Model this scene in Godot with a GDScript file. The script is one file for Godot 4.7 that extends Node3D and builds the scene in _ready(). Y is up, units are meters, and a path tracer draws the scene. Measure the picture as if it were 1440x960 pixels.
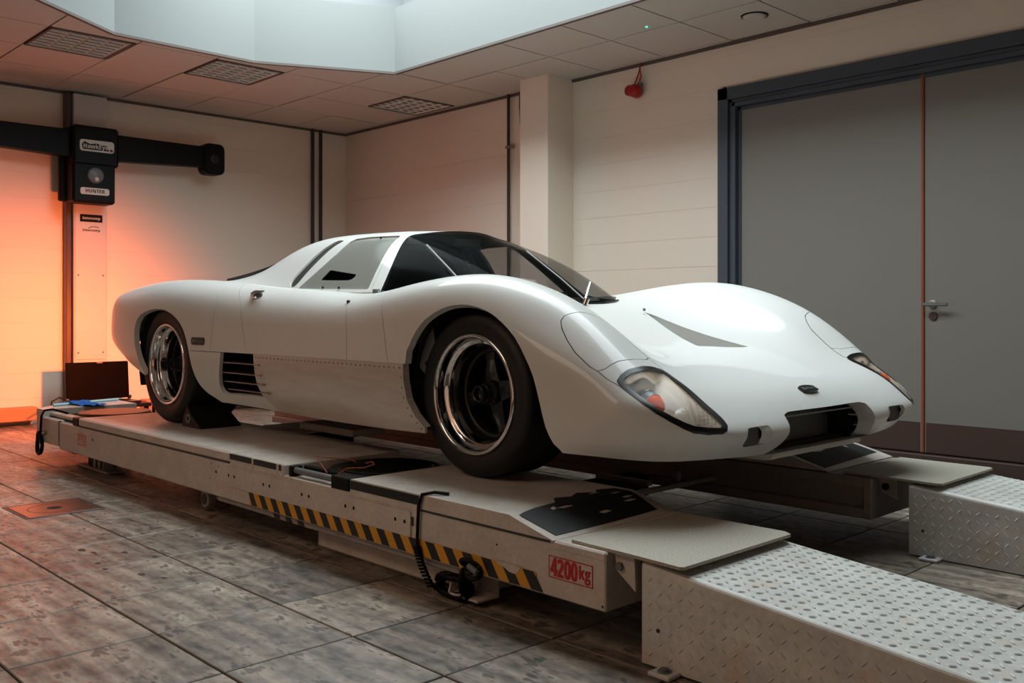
extends Node3D
# A low white sports coupe on a workshop wheel-alignment lift. Metres; x along the car towards its nose, y up, z towards the camera's side.

const CEIL := 2.889
const WALL_X := -6.048
const WALL_Z := -2.62
const DECK := 0.335
var rng := RandomNumberGenerator.new()
var used := {}
var M := {}

# ---------------------------------------------------------------- mesh building
class MB:
	var v := PackedVector3Array()
	var n := PackedVector3Array()
	var t := PackedVector2Array()
	func tri(a: Vector3, b: Vector3, c: Vector3, na: Vector3, nb: Vector3, nc: Vector3, ua := Vector2.ZERO, ub := Vector2.ZERO, uc := Vector2.ZERO) -> void:
		if (b - a).cross(c - a).dot(na + nb + nc) > 0.0:
			v.append_array([a, c, b]); n.append_array([na, nc, nb]); t.append_array([ua, uc, ub])
		else:
			v.append_array([a, b, c]); n.append_array([na, nb, nc]); t.append_array([ua, ub, uc])
	func flat(a: Vector3, b: Vector3, c: Vector3, out: Vector3) -> void:
		var m = (b - a).cross(c - a)
		if m.length_squared() < 1e-16:
			return
		m = m.normalized()
		if m.dot(out) < 0.0:
			m = -m
		tri(a, b, c, m, m, m)
	func quad(a: Vector3, b: Vector3, c: Vector3, d: Vector3, out: Vector3) -> void:
		flat(a, b, c, out)
		flat(a, c, d, out)
	func box(lo: Vector3, hi: Vector3, bev := 0.0, xf := Transform3D.IDENTITY) -> void:
		var c = (lo + hi) / 2.0
		var h = ((hi - lo) / 2.0).abs()
		var e = minf(bev, minf(h.x, minf(h.y, h.z)) * 0.9)
		var o = xf * c
		for ax in 3:
			var b = (ax + 1) % 3
			var d = (ax + 2) % 3
			for s in [-1.0, 1.0]:
				var p = []
				for q in [[-1, -1], [1, -1], [1, 1], [-1, 1]]:
					var w = Vector3.ZERO
					w[ax] = s * h[ax]; w[b] = q[0] * (h[b] - e); w[d] = q[1] * (h[d] - e)
					p.append(xf * (c + w))
				quad(p[0], p[1], p[2], p[3], (p[0] + p[2]) / 2.0 - o)
		if e <= 0.0:
			return
		for ax in 3:
			var b = (ax + 1) % 3
			var d = (ax + 2) % 3
			for sb in [-1.0, 1.0]:
				for sd in [-1.0, 1.0]:
					var p = []
					for q in [[-1, 0], [1, 0], [1, 1], [-1, 1]]:
						var w = Vector3.ZERO
						w[ax] = q[0] * (h[ax] - e)
						w[b] = sb * (h[b] - (e if q[1] == 1 else 0.0)); w[d] = sd * (h[d] - (e if q[1] == 0 else 0.0))
						p.append(xf * (c + w))
					quad(p[0], p[1], p[2], p[3], (p[0] + p[2]) / 2.0 - o)
		for sx in [-1.0, 1.0]:
			for sy in [-1.0, 1.0]:
				for sz in [-1.0, 1.0]:
					var a = xf * (c + Vector3(sx * h.x, sy * (h.y - e), sz * (h.z - e)))
					var b2 = xf * (c + Vector3(sx * (h.x - e), sy * h.y, sz * (h.z - e)))
					var c2 = xf * (c + Vector3(sx * (h.x - e), sy * (h.y - e), sz * h.z))
					flat(a, b2, c2, a - o)
	func tube(pts: Array, r: float, seg := 8, close := false, r2 := -1.0) -> void:
		var k = pts.size()
		var rings = []
		var nor = []
		var side = Vector3.ZERO
		for i in k:
			var a: Vector3 = pts[maxi(i - 1, 0)]
			var b: Vector3 = pts[mini(i + 1, k - 1)]
			if close:
				a = pts[(i + k - 1) % k]
				b = pts[(i + 1) % k]
			var d = (b - a).normalized()
			if side == Vector3.ZERO:
				side = d.cross(Vector3.UP if absf(d.y) < 0.9 else Vector3.RIGHT).normalized()
			side = (side - d * side.dot(d)).normalized()
			var up = d.cross(side)
			var rr = r if r2 < 0.0 else lerpf(r, r2, float(i) / (k - 1))
			var ring = []
			var nn = []
			for j in seg:
				var q = TAU * j / seg
				var m = side * cos(q) + up * sin(q)
				nn.append(m)
				ring.append(pts[i] + m * rr)
			rings.append(ring)
			nor.append(nn)
		for i in (k if close else k - 1):
			var i2 = (i + 1) % k
			for j in seg:
				var j2 = (j + 1) % seg
				tri(rings[i][j], rings[i2][j], rings[i2][j2], nor[i][j], nor[i2][j], nor[i2][j2])
				tri(rings[i][j], rings[i2][j2], rings[i][j2], nor[i][j], nor[i2][j2], nor[i][j2])
		if not close:
			for j in range(1, seg - 1):
				flat(rings[0][0], rings[0][j], rings[0][j + 1], pts[0] - pts[1])
				flat(rings[k - 1][0], rings[k - 1][j], rings[k - 1][j + 1], pts[k - 1] - pts[k - 2])
	func lathe(prof: Array, o: Vector3, axis: Vector3, seg := 32, smooth := true) -> void:
		# prof: Vector2(radius, height along the axis); the outside lies to the right of the way it runs
		var a = axis.normalized()
		var s = a.cross(Vector3.UP if absf(a.y) < 0.9 else Vector3.RIGHT).normalized()
		var u = a.cross(s)
		var k = prof.size()
		var nn = []
		for i in k:
			var d: Vector2 = prof[mini(i + 1, k - 1)] - prof[maxi(i - 1, 0)]
			nn.append(Vector2(d.y, -d.x).normalized())
		for i in k - 1:
			var d: Vector2 = prof[i + 1] - prof[i]
			var fn = Vector2(d.y, -d.x).normalized()
			var n0: Vector2 = nn[i] if smooth and fn.dot(nn[i]) > 0.75 else fn
			var n1: Vector2 = nn[i + 1] if smooth and fn.dot(nn[i + 1]) > 0.75 else fn
			for j in seg:
				var p = []
				var m = []
				for w in [[i, j], [i + 1, j], [i + 1, j + 1], [i, j + 1]]:
					var q = TAU * w[1] / seg
					var dir = s * cos(q) + u * sin(q)
					var pr: Vector2 = prof[w[0]]
					p.append(o + dir * pr.x + a * pr.y)
					var pn = n0 if w[0] == i else n1
					m.append(dir * pn.x + a * pn.y)
				tri(p[0], p[1], p[2], m[0], m[1], m[2])
				tri(p[0], p[2], p[3], m[0], m[2], m[3])
	func cyl(p0: Vector3, p1: Vector3, r: float, seg := 16, bev := 0.0) -> void:
		var L = (p1 - p0).length()
		if bev > 0.0:
			lathe([Vector2(0, 0), Vector2(r - bev, 0), Vector2(r, bev), Vector2(r, L - bev), Vector2(r - bev, L), Vector2(0, L)], p0, p1 - p0, seg, false)
		else:
			lathe([Vector2(0, 0), Vector2(r, 0), Vector2(r, L), Vector2(0, L)], p0, p1 - p0, seg)
	func prism(poly: PackedVector2Array, o: Vector3, ux: Vector3, uy: Vector3, d: Vector3) -> void:
		# the outline poly in the plane (o, ux, uy), as thick as d
		var ids = Geometry2D.triangulate_polygon(poly)
		var mid = Vector2.ZERO
		for p in poly:
			mid += p / poly.size()
		for i in range(0, ids.size(), 3):
			var p = []
			for j in 3:
				var q = poly[ids[i + j]]
				p.append(o + ux * q.x + uy * q.y)
			flat(p[0], p[1], p[2], -d)
			flat(p[0] + d, p[1] + d, p[2] + d, d)
		var cw = Geometry2D.is_polygon_clockwise(poly)
		for i in poly.size():
			var a = poly[i]
			var b = poly[(i + 1) % poly.size()]
			var e = b - a
			var w = Vector2(e.y, -e.x) * (-1.0 if cw else 1.0)
			var A = o + ux * a.x + uy * a.y
			var B = o + ux * b.x + uy * b.y
			quad(A, B, B + d, A + d, ux * w.x + uy * w.y)
	func ball(c: Vector3, r: Vector3, lat := 8, lon := 12, top_only := false) -> void:
		for i in lat:
			for j in lon:
				var p = []
				for w in [[i, j], [i + 1, j], [i + 1, j + 1], [i, j + 1]]:
					var th: float = PI * w[0] / lat * (0.5 if top_only else 1.0)
					var ph: float = TAU * w[1] / lon
					p.append(Vector3(sin(th) * cos(ph), cos(th), sin(th) * sin(ph)))
				tri(c + p[0] * r, c + p[1] * r, c + p[2] * r, p[0] / r, p[1] / r, p[2] / r)
				tri(c + p[0] * r, c + p[2] * r, c + p[3] * r, p[0] / r, p[2] / r, p[3] / r)
	func add(mesh: Mesh, xf: Transform3D) -> void:
		for s in mesh.get_surface_count():
			var a = mesh.surface_get_arrays(s)
			var vv: PackedVector3Array = a[Mesh.ARRAY_VERTEX]
			var nn: PackedVector3Array = a[Mesh.ARRAY_NORMAL]
			var ix: PackedInt32Array = a[Mesh.ARRAY_INDEX] if a[Mesh.ARRAY_INDEX] != null else PackedInt32Array(range(vv.size()))
			for i in ix:
				v.append(xf * vv[i]); n.append((xf.basis * nn[i]).normalized()); t.append(Vector2.ZERO)
	func mesh() -> ArrayMesh:
		var a = []
		a.resize(Mesh.ARRAY_MAX)
		for i in n.size():
			n[i] = n[i].normalized()
		a[Mesh.ARRAY_VERTEX] = v; a[Mesh.ARRAY_NORMAL] = n; a[Mesh.ARRAY_TEX_UV] = t
		var m = ArrayMesh.new()
		m.add_surface_from_arrays(Mesh.PRIMITIVE_TRIANGLES, a)
		return m

# ---------------------------------------------------------------- naming and tagging
func numbered(called: String) -> String:
	if not used.has(called):
		used[called] = 0
		return called
	used[called] += 1
	return "%s_%03d" % [called, used[called]]

func thing(called: String, label: String, category: String, at := Vector3.ZERO, group := "") -> Node3D:
	var o := Node3D.new()
	o.name = numbered(called)
	add_child(o)
	o.position = at
	o.set_meta("label", label)
	o.set_meta("category", category)
	if group:
		o.set_meta("group", group)
	return o

func obj(called: String, m, material: Material, parent: Node = self) -> MeshInstance3D:
	# one mesh, built in scene coordinates; under a thing it is moved by the thing's own place
	var o := MeshInstance3D.new()
	o.mesh = m.mesh() if m is MB else m
	o.material_override = material
	o.cast_shadow = GeometryInstance3D.SHADOW_CASTING_SETTING_ON
	o.name = numbered(called) if parent == self else called
	parent.add_child(o, true)
	if parent != self and parent.get_parent() == self and not parent is MeshInstance3D:
		o.position = -parent.position
	return o

func tag(o: Node, label: String, category: String, group := "") -> Node:
	o.set_meta("label", label)
	o.set_meta("category", category)
	if group:
		o.set_meta("group", group)
	return o

func struct(called: String, m, material: Material) -> MeshInstance3D:
	var o := obj(called, m, material)
	o.set_meta("kind", "structure")
	return o

func stuff(o: Node) -> Node:
	o.set_meta("kind", "stuff")
	return o

func part_label(o: Node, label: String) -> Node:
	o.set_meta("label", label)
	return o

func boxed(lo: Vector3, hi: Vector3, bev := 0.0) -> MB:
	var b := MB.new()
	b.box(lo, hi, bev)
	return b

func lettering(text: String, width: float, depth: float, bold := true) -> TextMesh:
	var f := SystemFont.new()
	f.font_names = PackedStringArray(["Droid Sans"])
	f.font_weight = 700 if bold else 400
	var m := TextMesh.new()
	m.font = f
	m.text = text
	m.font_size = 48
	m.pixel_size = 0.001
	m.depth = depth
	var w := m.get_aabb().size.x
	m.pixel_size = 0.001 * width / maxf(w, 1e-5)
	return m

# ---------------------------------------------------------------- materials
func mat(called: String, c: Color, rough: float, metal := 0.0, spec := 0.5) -> StandardMaterial3D:
	var m := StandardMaterial3D.new()
	m.resource_name = called
	m.albedo_color = c
	m.roughness = rough
	m.metallic = metal
	m.metallic_specular = spec
	M[called] = m
	return m

func noise(freq: float, seed_: int, oct := 4) -> FastNoiseLite:
	var f := FastNoiseLite.new()
	f.seed = seed_
	f.frequency = freq
	f.fractal_octaves = oct
	f.noise_type = FastNoiseLite.TYPE_SIMPLEX_SMOOTH
	return f

func painted(w: int, h: int, f) -> ImageTexture:
	var im := Image.create(w, h, false, Image.FORMAT_RGB8)
	for y in h:
		for x in w:
			im.set_pixel(x, y, f.call(x, y))
	im.generate_mipmaps()
	return ImageTexture.create_from_image(im)

func triplanar(m: StandardMaterial3D, tex: Texture2D, s: float) -> void:
	m.albedo_texture = tex
	m.uv1_triplanar = true
	m.uv1_world_triplanar = true
	m.uv1_scale = Vector3.ONE * s

func make_materials() -> void:
	var pt := mat("white_paint", Color(0.83, 0.83, 0.815), 0.4)
	pt.clearcoat_enabled = true
	pt.clearcoat = 0.4
	pt.clearcoat_roughness = 0.03
	pt.metallic_specular = 0.3
	mat("wall_paint", Color(0.90, 0.85, 0.79), 0.6)
	mat("ceiling_tile", Color(0.76, 0.72, 0.68), 0.9)
	mat("ceiling_grid", Color(0.36, 0.32, 0.30), 0.7)
	mat("upstand_white", Color(0.49, 0.505, 0.495), 0.8)
	mat("lantern_grey", Color(0.50, 0.51, 0.51), 0.7)
	mat("added_shutter_brown", Color(0.22, 0.17, 0.15), 0.6)  # for the unseen shutters added to shape reflections
	mat("far_wall_brown", Color(0.93, 0.79, 0.69), 0.7)
	mat("louvre_alu", Color(0.95, 0.93, 0.90), 0.3, 0.35)
	mat("screen_black", Color(0.02, 0.016, 0.016), 0.55, 0.0, 0.12)
	mat("oil_stain", Color(0.085, 0.075, 0.07), 0.5)
	mat("slate_frame", Color(0.26, 0.29, 0.33), 0.45)
	mat("door_grey", Color(0.50, 0.485, 0.46), 0.5)
	mat("kick_plate", Color(0.30, 0.225, 0.205), 0.4)
	mat("seal_orange", Color(0.58, 0.28, 0.12), 0.6)
	mat("steel", Color(0.62, 0.61, 0.60), 0.35, 1.0)
	mat("chrome", Color(0.90, 0.90, 0.90), 0.07, 1.0)
	mat("black_plastic", Color(0.028, 0.029, 0.034), 0.5, 0.0, 0.3)
	mat("black_satin", Color(0.035, 0.036, 0.040), 0.35)
	mat("void_black", Color(0.02, 0.02, 0.022), 0.9)
	mat("rubber", Color(0.040, 0.041, 0.044), 0.58)
	mat("pipe_dark", Color(0.20, 0.175, 0.17), 0.5)
	mat("red_plastic", Color(0.62, 0.03, 0.04), 0.35)
	mat("tape_yellow", Color(0.80, 0.56, 0.12), 0.5)
	mat("tape_black", Color(0.11, 0.11, 0.115), 0.55)
	mat("decal_red", Color(0.72, 0.09, 0.10), 0.5)
	mat("decal_orange", Color(0.78, 0.40, 0.26), 0.6)
	mat("sticker_white", Color(0.80, 0.79, 0.76), 0.5)
	mat("wood_tan", Color(0.66, 0.48, 0.32), 0.6)
	mat("blue_cloth", Color(0.05, 0.38, 0.70), 0.8)
	mat("pale_tube", Color(0.70, 0.86, 0.88), 0.4)
	mat("well_black", Color(0.03, 0.03, 0.032), 0.8)
	mat("mesh_dark", Color(0.14, 0.14, 0.145), 0.5, 0.4)
	mat("wheel_black", Color(0.11, 0.115, 0.125), 0.38, 0.3)
	mat("seat_black", Color(0.03, 0.03, 0.034), 0.7)
	mat("interior_blue", Color(0.05, 0.06, 0.08), 0.6)
	mat("bucket_cream", Color(0.80, 0.71, 0.61), 0.35)
	mat("trim_grey", Color(0.40, 0.41, 0.42), 0.4)
	mat("column_white", Color(0.80, 0.77, 0.75), 0.45)
	mat("drain_metal", Color(0.34, 0.28, 0.25), 0.3, 0.7)
	var am := mat("amber_lens", Color(1.0, 0.34, 0.0), 0.35, 0.0, 0.12)
	am.backlight_enabled = true
	am.backlight = Color(0.6, 0.18, 0.0)
	var g := mat("clear_cover", Color(0.8, 0.8, 0.78, 0.05), 0.02, 0.0, 0.2)
	g.transparency = BaseMaterial3D.TRANSPARENCY_ALPHA
	var w := mat("window_glass", Color(0.06, 0.072, 0.068, 0.42), 0.08, 0.0, 0.06)
	w.transparency = BaseMaterial3D.TRANSPARENCY_ALPHA
	var pw := mat("perspex_reflect_tint", Color(0.70, 0.70, 0.66, 0.48), 0.08, 0.0, 0.12)  # pale half-opaque colour stands in for the skylight's reflection on the door glass
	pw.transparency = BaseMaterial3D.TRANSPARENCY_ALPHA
	# grey-white lift enamel with faint dirt
	var a := noise(0.012, 5)
	var b := noise(0.09, 6, 3)
	var dirt := painted(512, 512, func(x, y):
		var k: float = 0.93 + 0.07 * a.get_noise_2d(x, y) + 0.05 * b.get_noise_2d(x, y)
		var r: float = clampf((a.get_noise_2d(x + 900, y * 1.0) - 0.28) * 2.0, 0.0, 1.0) * 0.25
		return Color(k, k * (1.0 - r * 0.25), k * (1.0 - r * 0.45)))
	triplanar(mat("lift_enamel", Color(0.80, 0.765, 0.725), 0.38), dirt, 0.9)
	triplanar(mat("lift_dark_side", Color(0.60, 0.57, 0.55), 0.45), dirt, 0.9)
	triplanar(mat("plate_grey", Color(0.85, 0.85, 0.83), 0.42), dirt, 0.9)
	# rough anti-slip plate
	var grain := noise(0.35, 9, 2)
	var gt := painted(256, 256, func(x, y):
		var k: float = 0.80 + 0.25 * grain.get_noise_2d(x, y)
		return Color(k, k * 0.985, k * 0.95))
	triplanar(mat("grit_plate", Color(0.80, 0.78, 0.74), 0.7), gt, 2.5)
	# brushed aluminium
	var br := noise(0.02, 21, 4)
	var bt := painted(512, 256, func(x, y):
		var k: float = 0.92 + 0.05 * br.get_noise_2d(x * 0.25, y * 4.0) + 0.03 * br.get_noise_2d(x * 4.0, y * 9.0)
		return Color(k, k, k))
	triplanar(mat("brushed_aluminium", Color(0.90, 0.87, 0.84), 0.36, 0.5), bt, 1.2)
	# scuffed black grip sheet
	var sc := noise(0.05, 33, 4)
	var st := painted(256, 256, func(x, y):
		var k: float = 0.55 + 0.35 * sc.get_noise_2d(x, y)
		return Color(k, k, k))
	triplanar(mat("grip_sheet", Color(0.13, 0.13, 0.14), 0.7), st, 3.0)
	# reeded turntable metal
	triplanar(mat("perforated_steel", Color(0.55, 0.42, 0.34), 0.4, 0.7), gt, 6.0)
	# floor stone: streaked along x, blotched; four tones
	var f1 := noise(0.006, 41, 5)
	var f2 := noise(0.03, 42, 4)
	var f3 := noise(0.011, 43, 3)
	var ft := painted(1024, 1024, func(x, y):
		var s: float = f1.get_noise_2d(x * 0.45, y * 3.0)
		var p: float = f2.get_noise_2d(x * 0.8, y * 2.6)
		var q: float = f3.get_noise_2d(x, y)
		var k: float = 0.66 + 0.34 * s + 0.10 * p + 0.20 * q + 0.05 * f2.get_noise_2d(x * 5.0, y * 9.0)
		var worn: float = clampf((q + 0.55 * p + 0.35 * s - 0.30) * 3.5, 0.0, 1.0)
		k = lerpf(k, k * 0.5, worn * 0.9)
		k = clampf(k, 0.12, 1.0)
		return Color(k, k * 0.955, k * 0.90))
	var rt := painted(512, 512, func(x, y):
		var k: float = 0.42 + 0.16 * f2.get_noise_2d(x * 1.5, y * 3.0)
		return Color(k, k, k))
	for i in 5:
		var tone: float = [0.71, 0.77, 0.82, 0.67, 0.74][i]
		var fm = mat("floor_stone_%d" % i, Color(tone, tone * 0.96, tone * 0.92), 1.0)
		fm.albedo_texture = ft
		fm.roughness_texture = rt
		fm.roughness_texture_channel = BaseMaterial3D.TEXTURE_CHANNEL_RED
	mat("grout", Color(0.13, 0.115, 0.105), 0.9)
	triplanar(mat("wire_mesh", Color(1, 1, 1), 0.45, 0.3), painted(64, 64, func(x, y):
		var wire: bool = (x % 8) < 2 or (y % 8) < 2
		return Color(0.34, 0.335, 0.32) if wire else Color(0.012, 0.012, 0.013)), 20.0)
	mat("duct_white", Color(0.80, 0.79, 0.74), 0.5)
	var ll := mat("lamp_lens", Color(0.85, 0.82, 0.76, 0.35), 0.08, 0.0, 0.3)
	ll.transparency = BaseMaterial3D.TRANSPARENCY_ALPHA
	var e := mat("skylight_diffuser", Color(0.9, 0.95, 0.95), 0.8)
	e.emission_enabled = true
	e.emission = Color(0.86, 0.97, 0.96)
	e.emission_energy_multiplier = 0.8
	var wp := mat("added_fill_glow", Color(1.0, 0.9, 0.8), 0.8)  # glowing face of the added fill light
	wp.emission_enabled = true
	wp.emission = Color(1.0, 0.78, 0.60)
	wp.emission_energy_multiplier = 1.0
	var o := mat("lamp_glow", Color(1.0, 0.7, 0.4), 0.5)
	o.emission_enabled = true
	o.emission = Color(1.0, 0.45, 0.12)
	o.emission_energy_multiplier = 3.0
	var l := mat("led_green", Color(0.1, 0.8, 0.6), 0.4)
	l.emission_enabled = true
	l.emission = Color(0.1, 1.0, 0.75)
	l.emission_energy_multiplier = 3.0

# ---------------------------------------------------------------- camera and light
func make_view() -> void:
	var cam := Camera3D.new()
	cam.name = "camera"
	cam.position = Vector3(2.677, 0.96, 3.22)
	cam.rotation_degrees = Vector3(0, 46.26, 0)
	cam.projection = Camera3D.PROJECTION_FRUSTUM
	cam.near = 0.1
	cam.far = 60.0
	cam.size = 960.0 / 1335.0 * 0.1
	cam.frustum_offset = Vector2(0, -42.0 / 1335.0 * 0.1)
	cam.current = true
	add_child(cam)
	var env := Environment.new()
	env.background_mode = Environment.BG_COLOR
	env.background_color = Color(0.0, 0.0, 0.0)
	env.tonemap_mode = Environment.TONE_MAPPER_LINEAR
	env.tonemap_exposure = 1.0
	env.sdfgi_enabled = true
	env.ssao_enabled = true
	env.ssil_enabled = true
	var we := WorldEnvironment.new()
	we.name = "world_environment"
	we.environment = env
	add_child(we)
	# daylight through the diffuser at the top of the light well
	var sky := AreaLight3D.new()
	sky.name = "skylight_light"
	sky.area_size = Vector2(5.4, 1.8)
	sky.position = Vector3(-1.25, 3.78, -0.46)
	sky.rotation_degrees = Vector3(-90, 0, 0)
	sky.light_color = Color(0.955, 1.0, 1.02)
	sky.light_energy = 22.0
	sky.area_range = 20.0
	sky.shadow_enabled = true
	add_child(sky)
	# unseen warm fill light added behind the camera to lift the near sides
	var warm := AreaLight3D.new()
	warm.name = "added_fill_light"
	warm.area_size = Vector2(2.4, 1.2)
	warm.position = Vector3(-0.6, 2.84, 4.1)
	warm.rotation_degrees = Vector3(-90, 0, 0)
	warm.light_color = Color(1.0, 0.92, 0.84)
	warm.light_energy = 2.4
	warm.area_range = 20.0
	warm.shadow_enabled = true
	add_child(warm)
	# the orange lamp on a stand behind the car's tail, turned to the end wall
	var lamp := SpotLight3D.new()
	lamp.name = "orange_lamp_light"
	lamp.position = Vector3(-4.36, 0.80, 0.25)
	lamp.spot_range = 20.0
	lamp.spot_angle = 62.0
	lamp.spot_angle_attenuation = 0.9
	lamp.spot_attenuation = 2.0
	lamp.light_color = Color(1.0, 0.42, 0.145)
	lamp.light_energy = 8.0
	lamp.light_size = 0.04
	lamp.shadow_enabled = true
	add_child(lamp)
	lamp.look_at_from_position(lamp.position, Vector3(-6.05, 0.42, 0.55))

func _ready() -> void:
	make_view()
	rng.seed = 20
	make_materials()
	make_room()
	make_fixtures()
	make_lift()
	make_car()

# ---------------------------------------------------------------- the room
func light_well() -> PackedVector2Array:
	return PackedVector2Array([Vector2(-3.50, -1.385), Vector2(-3.97, -0.40), Vector2(-3.96, 0.67), Vector2(-3.40, 1.50), Vector2(-3.0, 1.9), Vector2(2.0, 1.9), Vector2(2.0, -1.385)])

func make_room() -> void:
	var x1 = 4.6
	var z1 = 5.2
	# floor slab with its stone tiles
	var fl = struct("floor", boxed(Vector3(WALL_X - 0.2, -0.2, WALL_Z - 0.2), Vector3(x1 + 0.2, -0.006, z1 + 0.2)), M.grout)
	var tx = 0.4225
	var tz = 0.4103
	var variants = []
	for i in 10:
		var b = MB.new()
		var u0 = Vector2(rng.randf() * 0.62, rng.randf() * 0.62)
		var ge = 0.0035
		var c = 0.0022
		var hx = tx / 2 - ge
		var hz = tz / 2 - ge
		var top = []
		var low = []
		for q in [[-1, -1], [1, -1], [1, 1], [-1, 1]]:
			top.append(Vector3(q[0] * (hx - c), 0, q[1] * (hz - c)))
			low.append(Vector3(q[0] * hx, -c, q[1] * hz))
		var uv = []
		for p in top:
			uv.append(u0 + Vector2(p.x + hx, p.z + hz) * 0.62)
		b.tri(top[0], top[1], top[2], Vector3.UP, Vector3.UP, Vector3.UP, uv[0], uv[1], uv[2])
		b.tri(top[0], top[2], top[3], Vector3.UP, Vector3.UP, Vector3.UP, uv[0], uv[2], uv[3])
		for k in 4:
			var k2 = (k + 1) % 4
			var mid: Vector3 = (top[k] + top[k2]) / 2
			for w in [[top[k], top[k2], low[k2]], [top[k], low[k2], low[k]]]:
				var nn = (mid.normalized() + Vector3.UP).normalized()
				b.tri(w[0], w[1], w[2], nn, nn, nn, uv[k], uv[k2], uv[k])
			b.quad(low[k], low[k2], low[k2] + Vector3(0, -0.006, 0), low[k] + Vector3(0, -0.006, 0), mid)
		variants.append(b.mesh())
	for i in range(-14, 7):
		for j in range(-10, 6):
			var at = Vector3(-0.099 + tx * (i - 0.5), 0, 2.029 + tz * (0.5 - 1 + j) - tz * 0.0)
			at.z = 2.029 - tz * 0.5 + tz * (j - 1)
			if at.x < WALL_X + tx / 2 or at.z < WALL_Z + 0.1 or at.z > 2.75 or at.x > 2.4:
				continue
			var o = obj("tile", variants[rng.randi() % 10], M["floor_stone_%d" % (rng.randi() % 5)], fl)
			o.position = at + Vector3(0, rng.randf() * 0.0012, 0)
	for q in [[-1.28, 1.83, 0.030, 0.016], [-1.20, 1.81, 0.026, 0.008], [-1.12, 1.72, 0.022, 0.012], [-1.03, 1.86, 0.013, 0.010], [-0.93, 1.87, 0.016, 0.010], [-0.76, 1.80, 0.024, 0.012], [-0.66, 1.76, 0.016, 0.010], [-0.98, 1.66, 0.015, 0.009]]:
		var st = MB.new()
		var rim = PackedVector2Array()
		for k in 11:
			var a = TAU * k / 11.0
			var rr = rng.randf_range(0.65, 1.15)
			rim.append(Vector2(cos(a) * q[2], sin(a) * q[3]) * rr)
		st.prism(rim, Vector3(q[0], 0.0008, q[1]), Vector3.RIGHT, Vector3.BACK, Vector3(0, 0.0008, 0))
		obj("oil_spot", st, M.oil_stain, fl)
	# walls: painted block courses on a core
	var joint = 0.0016
	var wl = struct("wall_left", boxed(Vector3(WALL_X - 0.25, -0.1, WALL_Z - 0.25), Vector3(WALL_X - 0.0025, 4.7, z1 + 0.2)), M.wall_paint)
	for k in 14:
		var y0 = 0.215 * k
		obj("block_course", boxed(Vector3(WALL_X - 0.006, y0 + joint, WALL_Z - 0.1), Vector3(WALL_X, minf(y0 + 0.215 - joint, CEIL + 0.05), z1), 0.0006), M.wall_paint, wl)
	var dl = -1.247
	var dr = 1.665
	var core = MB.new()
	core.box(Vector3(WALL_X - 0.2, -0.1, WALL_Z - 0.25), Vector3(dl + 0.05, 4.7, WALL_Z - 0.0025))
	core.box(Vector3(dr - 0.05, -0.1, WALL_Z - 0.25), Vector3(x1 + 0.2, 4.7, WALL_Z - 0.0025))
	core.box(Vector3(dl, 2.5, WALL_Z - 0.25), Vector3(dr, 4.7, WALL_Z - 0.0025))
	var wr = struct("wall_right", core, M.wall_paint)
	for k in 14:
		var y0 = 0.215 * k
		var y1 = minf(y0 + 0.215 - joint, CEIL + 0.05)
		if y0 < 2.4:
			obj("block_course", boxed(Vector3(WALL_X, y0 + joint, WALL_Z - 0.006), Vector3(dl + 0.03, y1, WALL_Z), 0.0006), M.wall_paint, wr)
			obj("block_course", boxed(Vector3(dr - 0.03, y0 + joint, WALL_Z - 0.006), Vector3(x1, y1, WALL_Z), 0.0006), M.wall_paint, wr)
		else:
			obj("block_course", boxed(Vector3(WALL_X, y0 + joint, WALL_Z - 0.006), Vector3(x1, y1, WALL_Z), 0.0006), M.wall_paint, wr)
	struct("wall_front", boxed(Vector3(x1, -0.1, WALL_Z - 0.2), Vector3(x1 + 0.2, 4.7, z1 + 0.2)), M.far_wall_brown)
	struct("wall_back", boxed(Vector3(WALL_X - 0.2, -0.1, z1), Vector3(x1 + 0.2, 4.7, z1 + 0.2)), M.far_wall_brown)
	struct("door_3", boxed(Vector3(-4.4, 0.0, z1 - 0.03), Vector3(-1.2, 2.45, z1 + 0.02), 0.01), M.added_shutter_brown)  # unseen shutter added for its dark reflection in the car's side
	struct("door_4", boxed(Vector3(x1 - 0.03, 0.0, 0.6), Vector3(x1 + 0.02, 2.45, 3.6), 0.01), M.added_shutter_brown)  # second added shutter out of view, there to be mirrored in the paint
	# square pier on the right-hand wall
	var pier = struct("trim_1", boxed(Vector3(-3.01, -0.05, WALL_Z - 0.02), Vector3(-2.685, CEIL + 0.02, -2.31), 0.006), M.wall_paint)
	part_label(pier, "square cream pier standing out from the right wall")
	# low skirting duct along the left wall, both sides of the post
	for z in [[0.56, 5.0], [-2.6, -0.36]]:
		var q = struct("baseboard_left", boxed(Vector3(WALL_X, 0.04, z[0]), Vector3(-5.90, 0.152, z[1]), 0.006), M.wood_tan)
		part_label(q, "tan timber skirting box along the foot of the left wall")
	# ceiling: core with the light well cut through, tile grid, tiles
	var well = light_well()
	var whole = PackedVector2Array([Vector2(WALL_X - 0.2, WALL_Z - 0.2), Vector2(x1 + 0.2, WALL_Z - 0.2), Vector2(x1 + 0.2, z1 + 0.2), Vector2(WALL_X - 0.2, z1 + 0.2)])
	var cm = MB.new()
	var cut = PackedVector2Array()
	# ring: the outline, a bridge to the well, the well the other way round, back over the bridge
	var wr2 = well.duplicate()
	if Geometry2D.is_polygon_clockwise(wr2) == Geometry2D.is_polygon_clockwise(whole):
		wr2.reverse()
	var bi = 0
	for i in wr2.size():
		if wr2[i].distance_to(whole[0]) < wr2[bi].distance_to(whole[0]):
			bi = i
	cut.append_array(whole)
	cut.append(whole[0])
	for i in wr2.size() + 1:
		cut.append(wr2[(bi + i) % wr2.size()])
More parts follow.
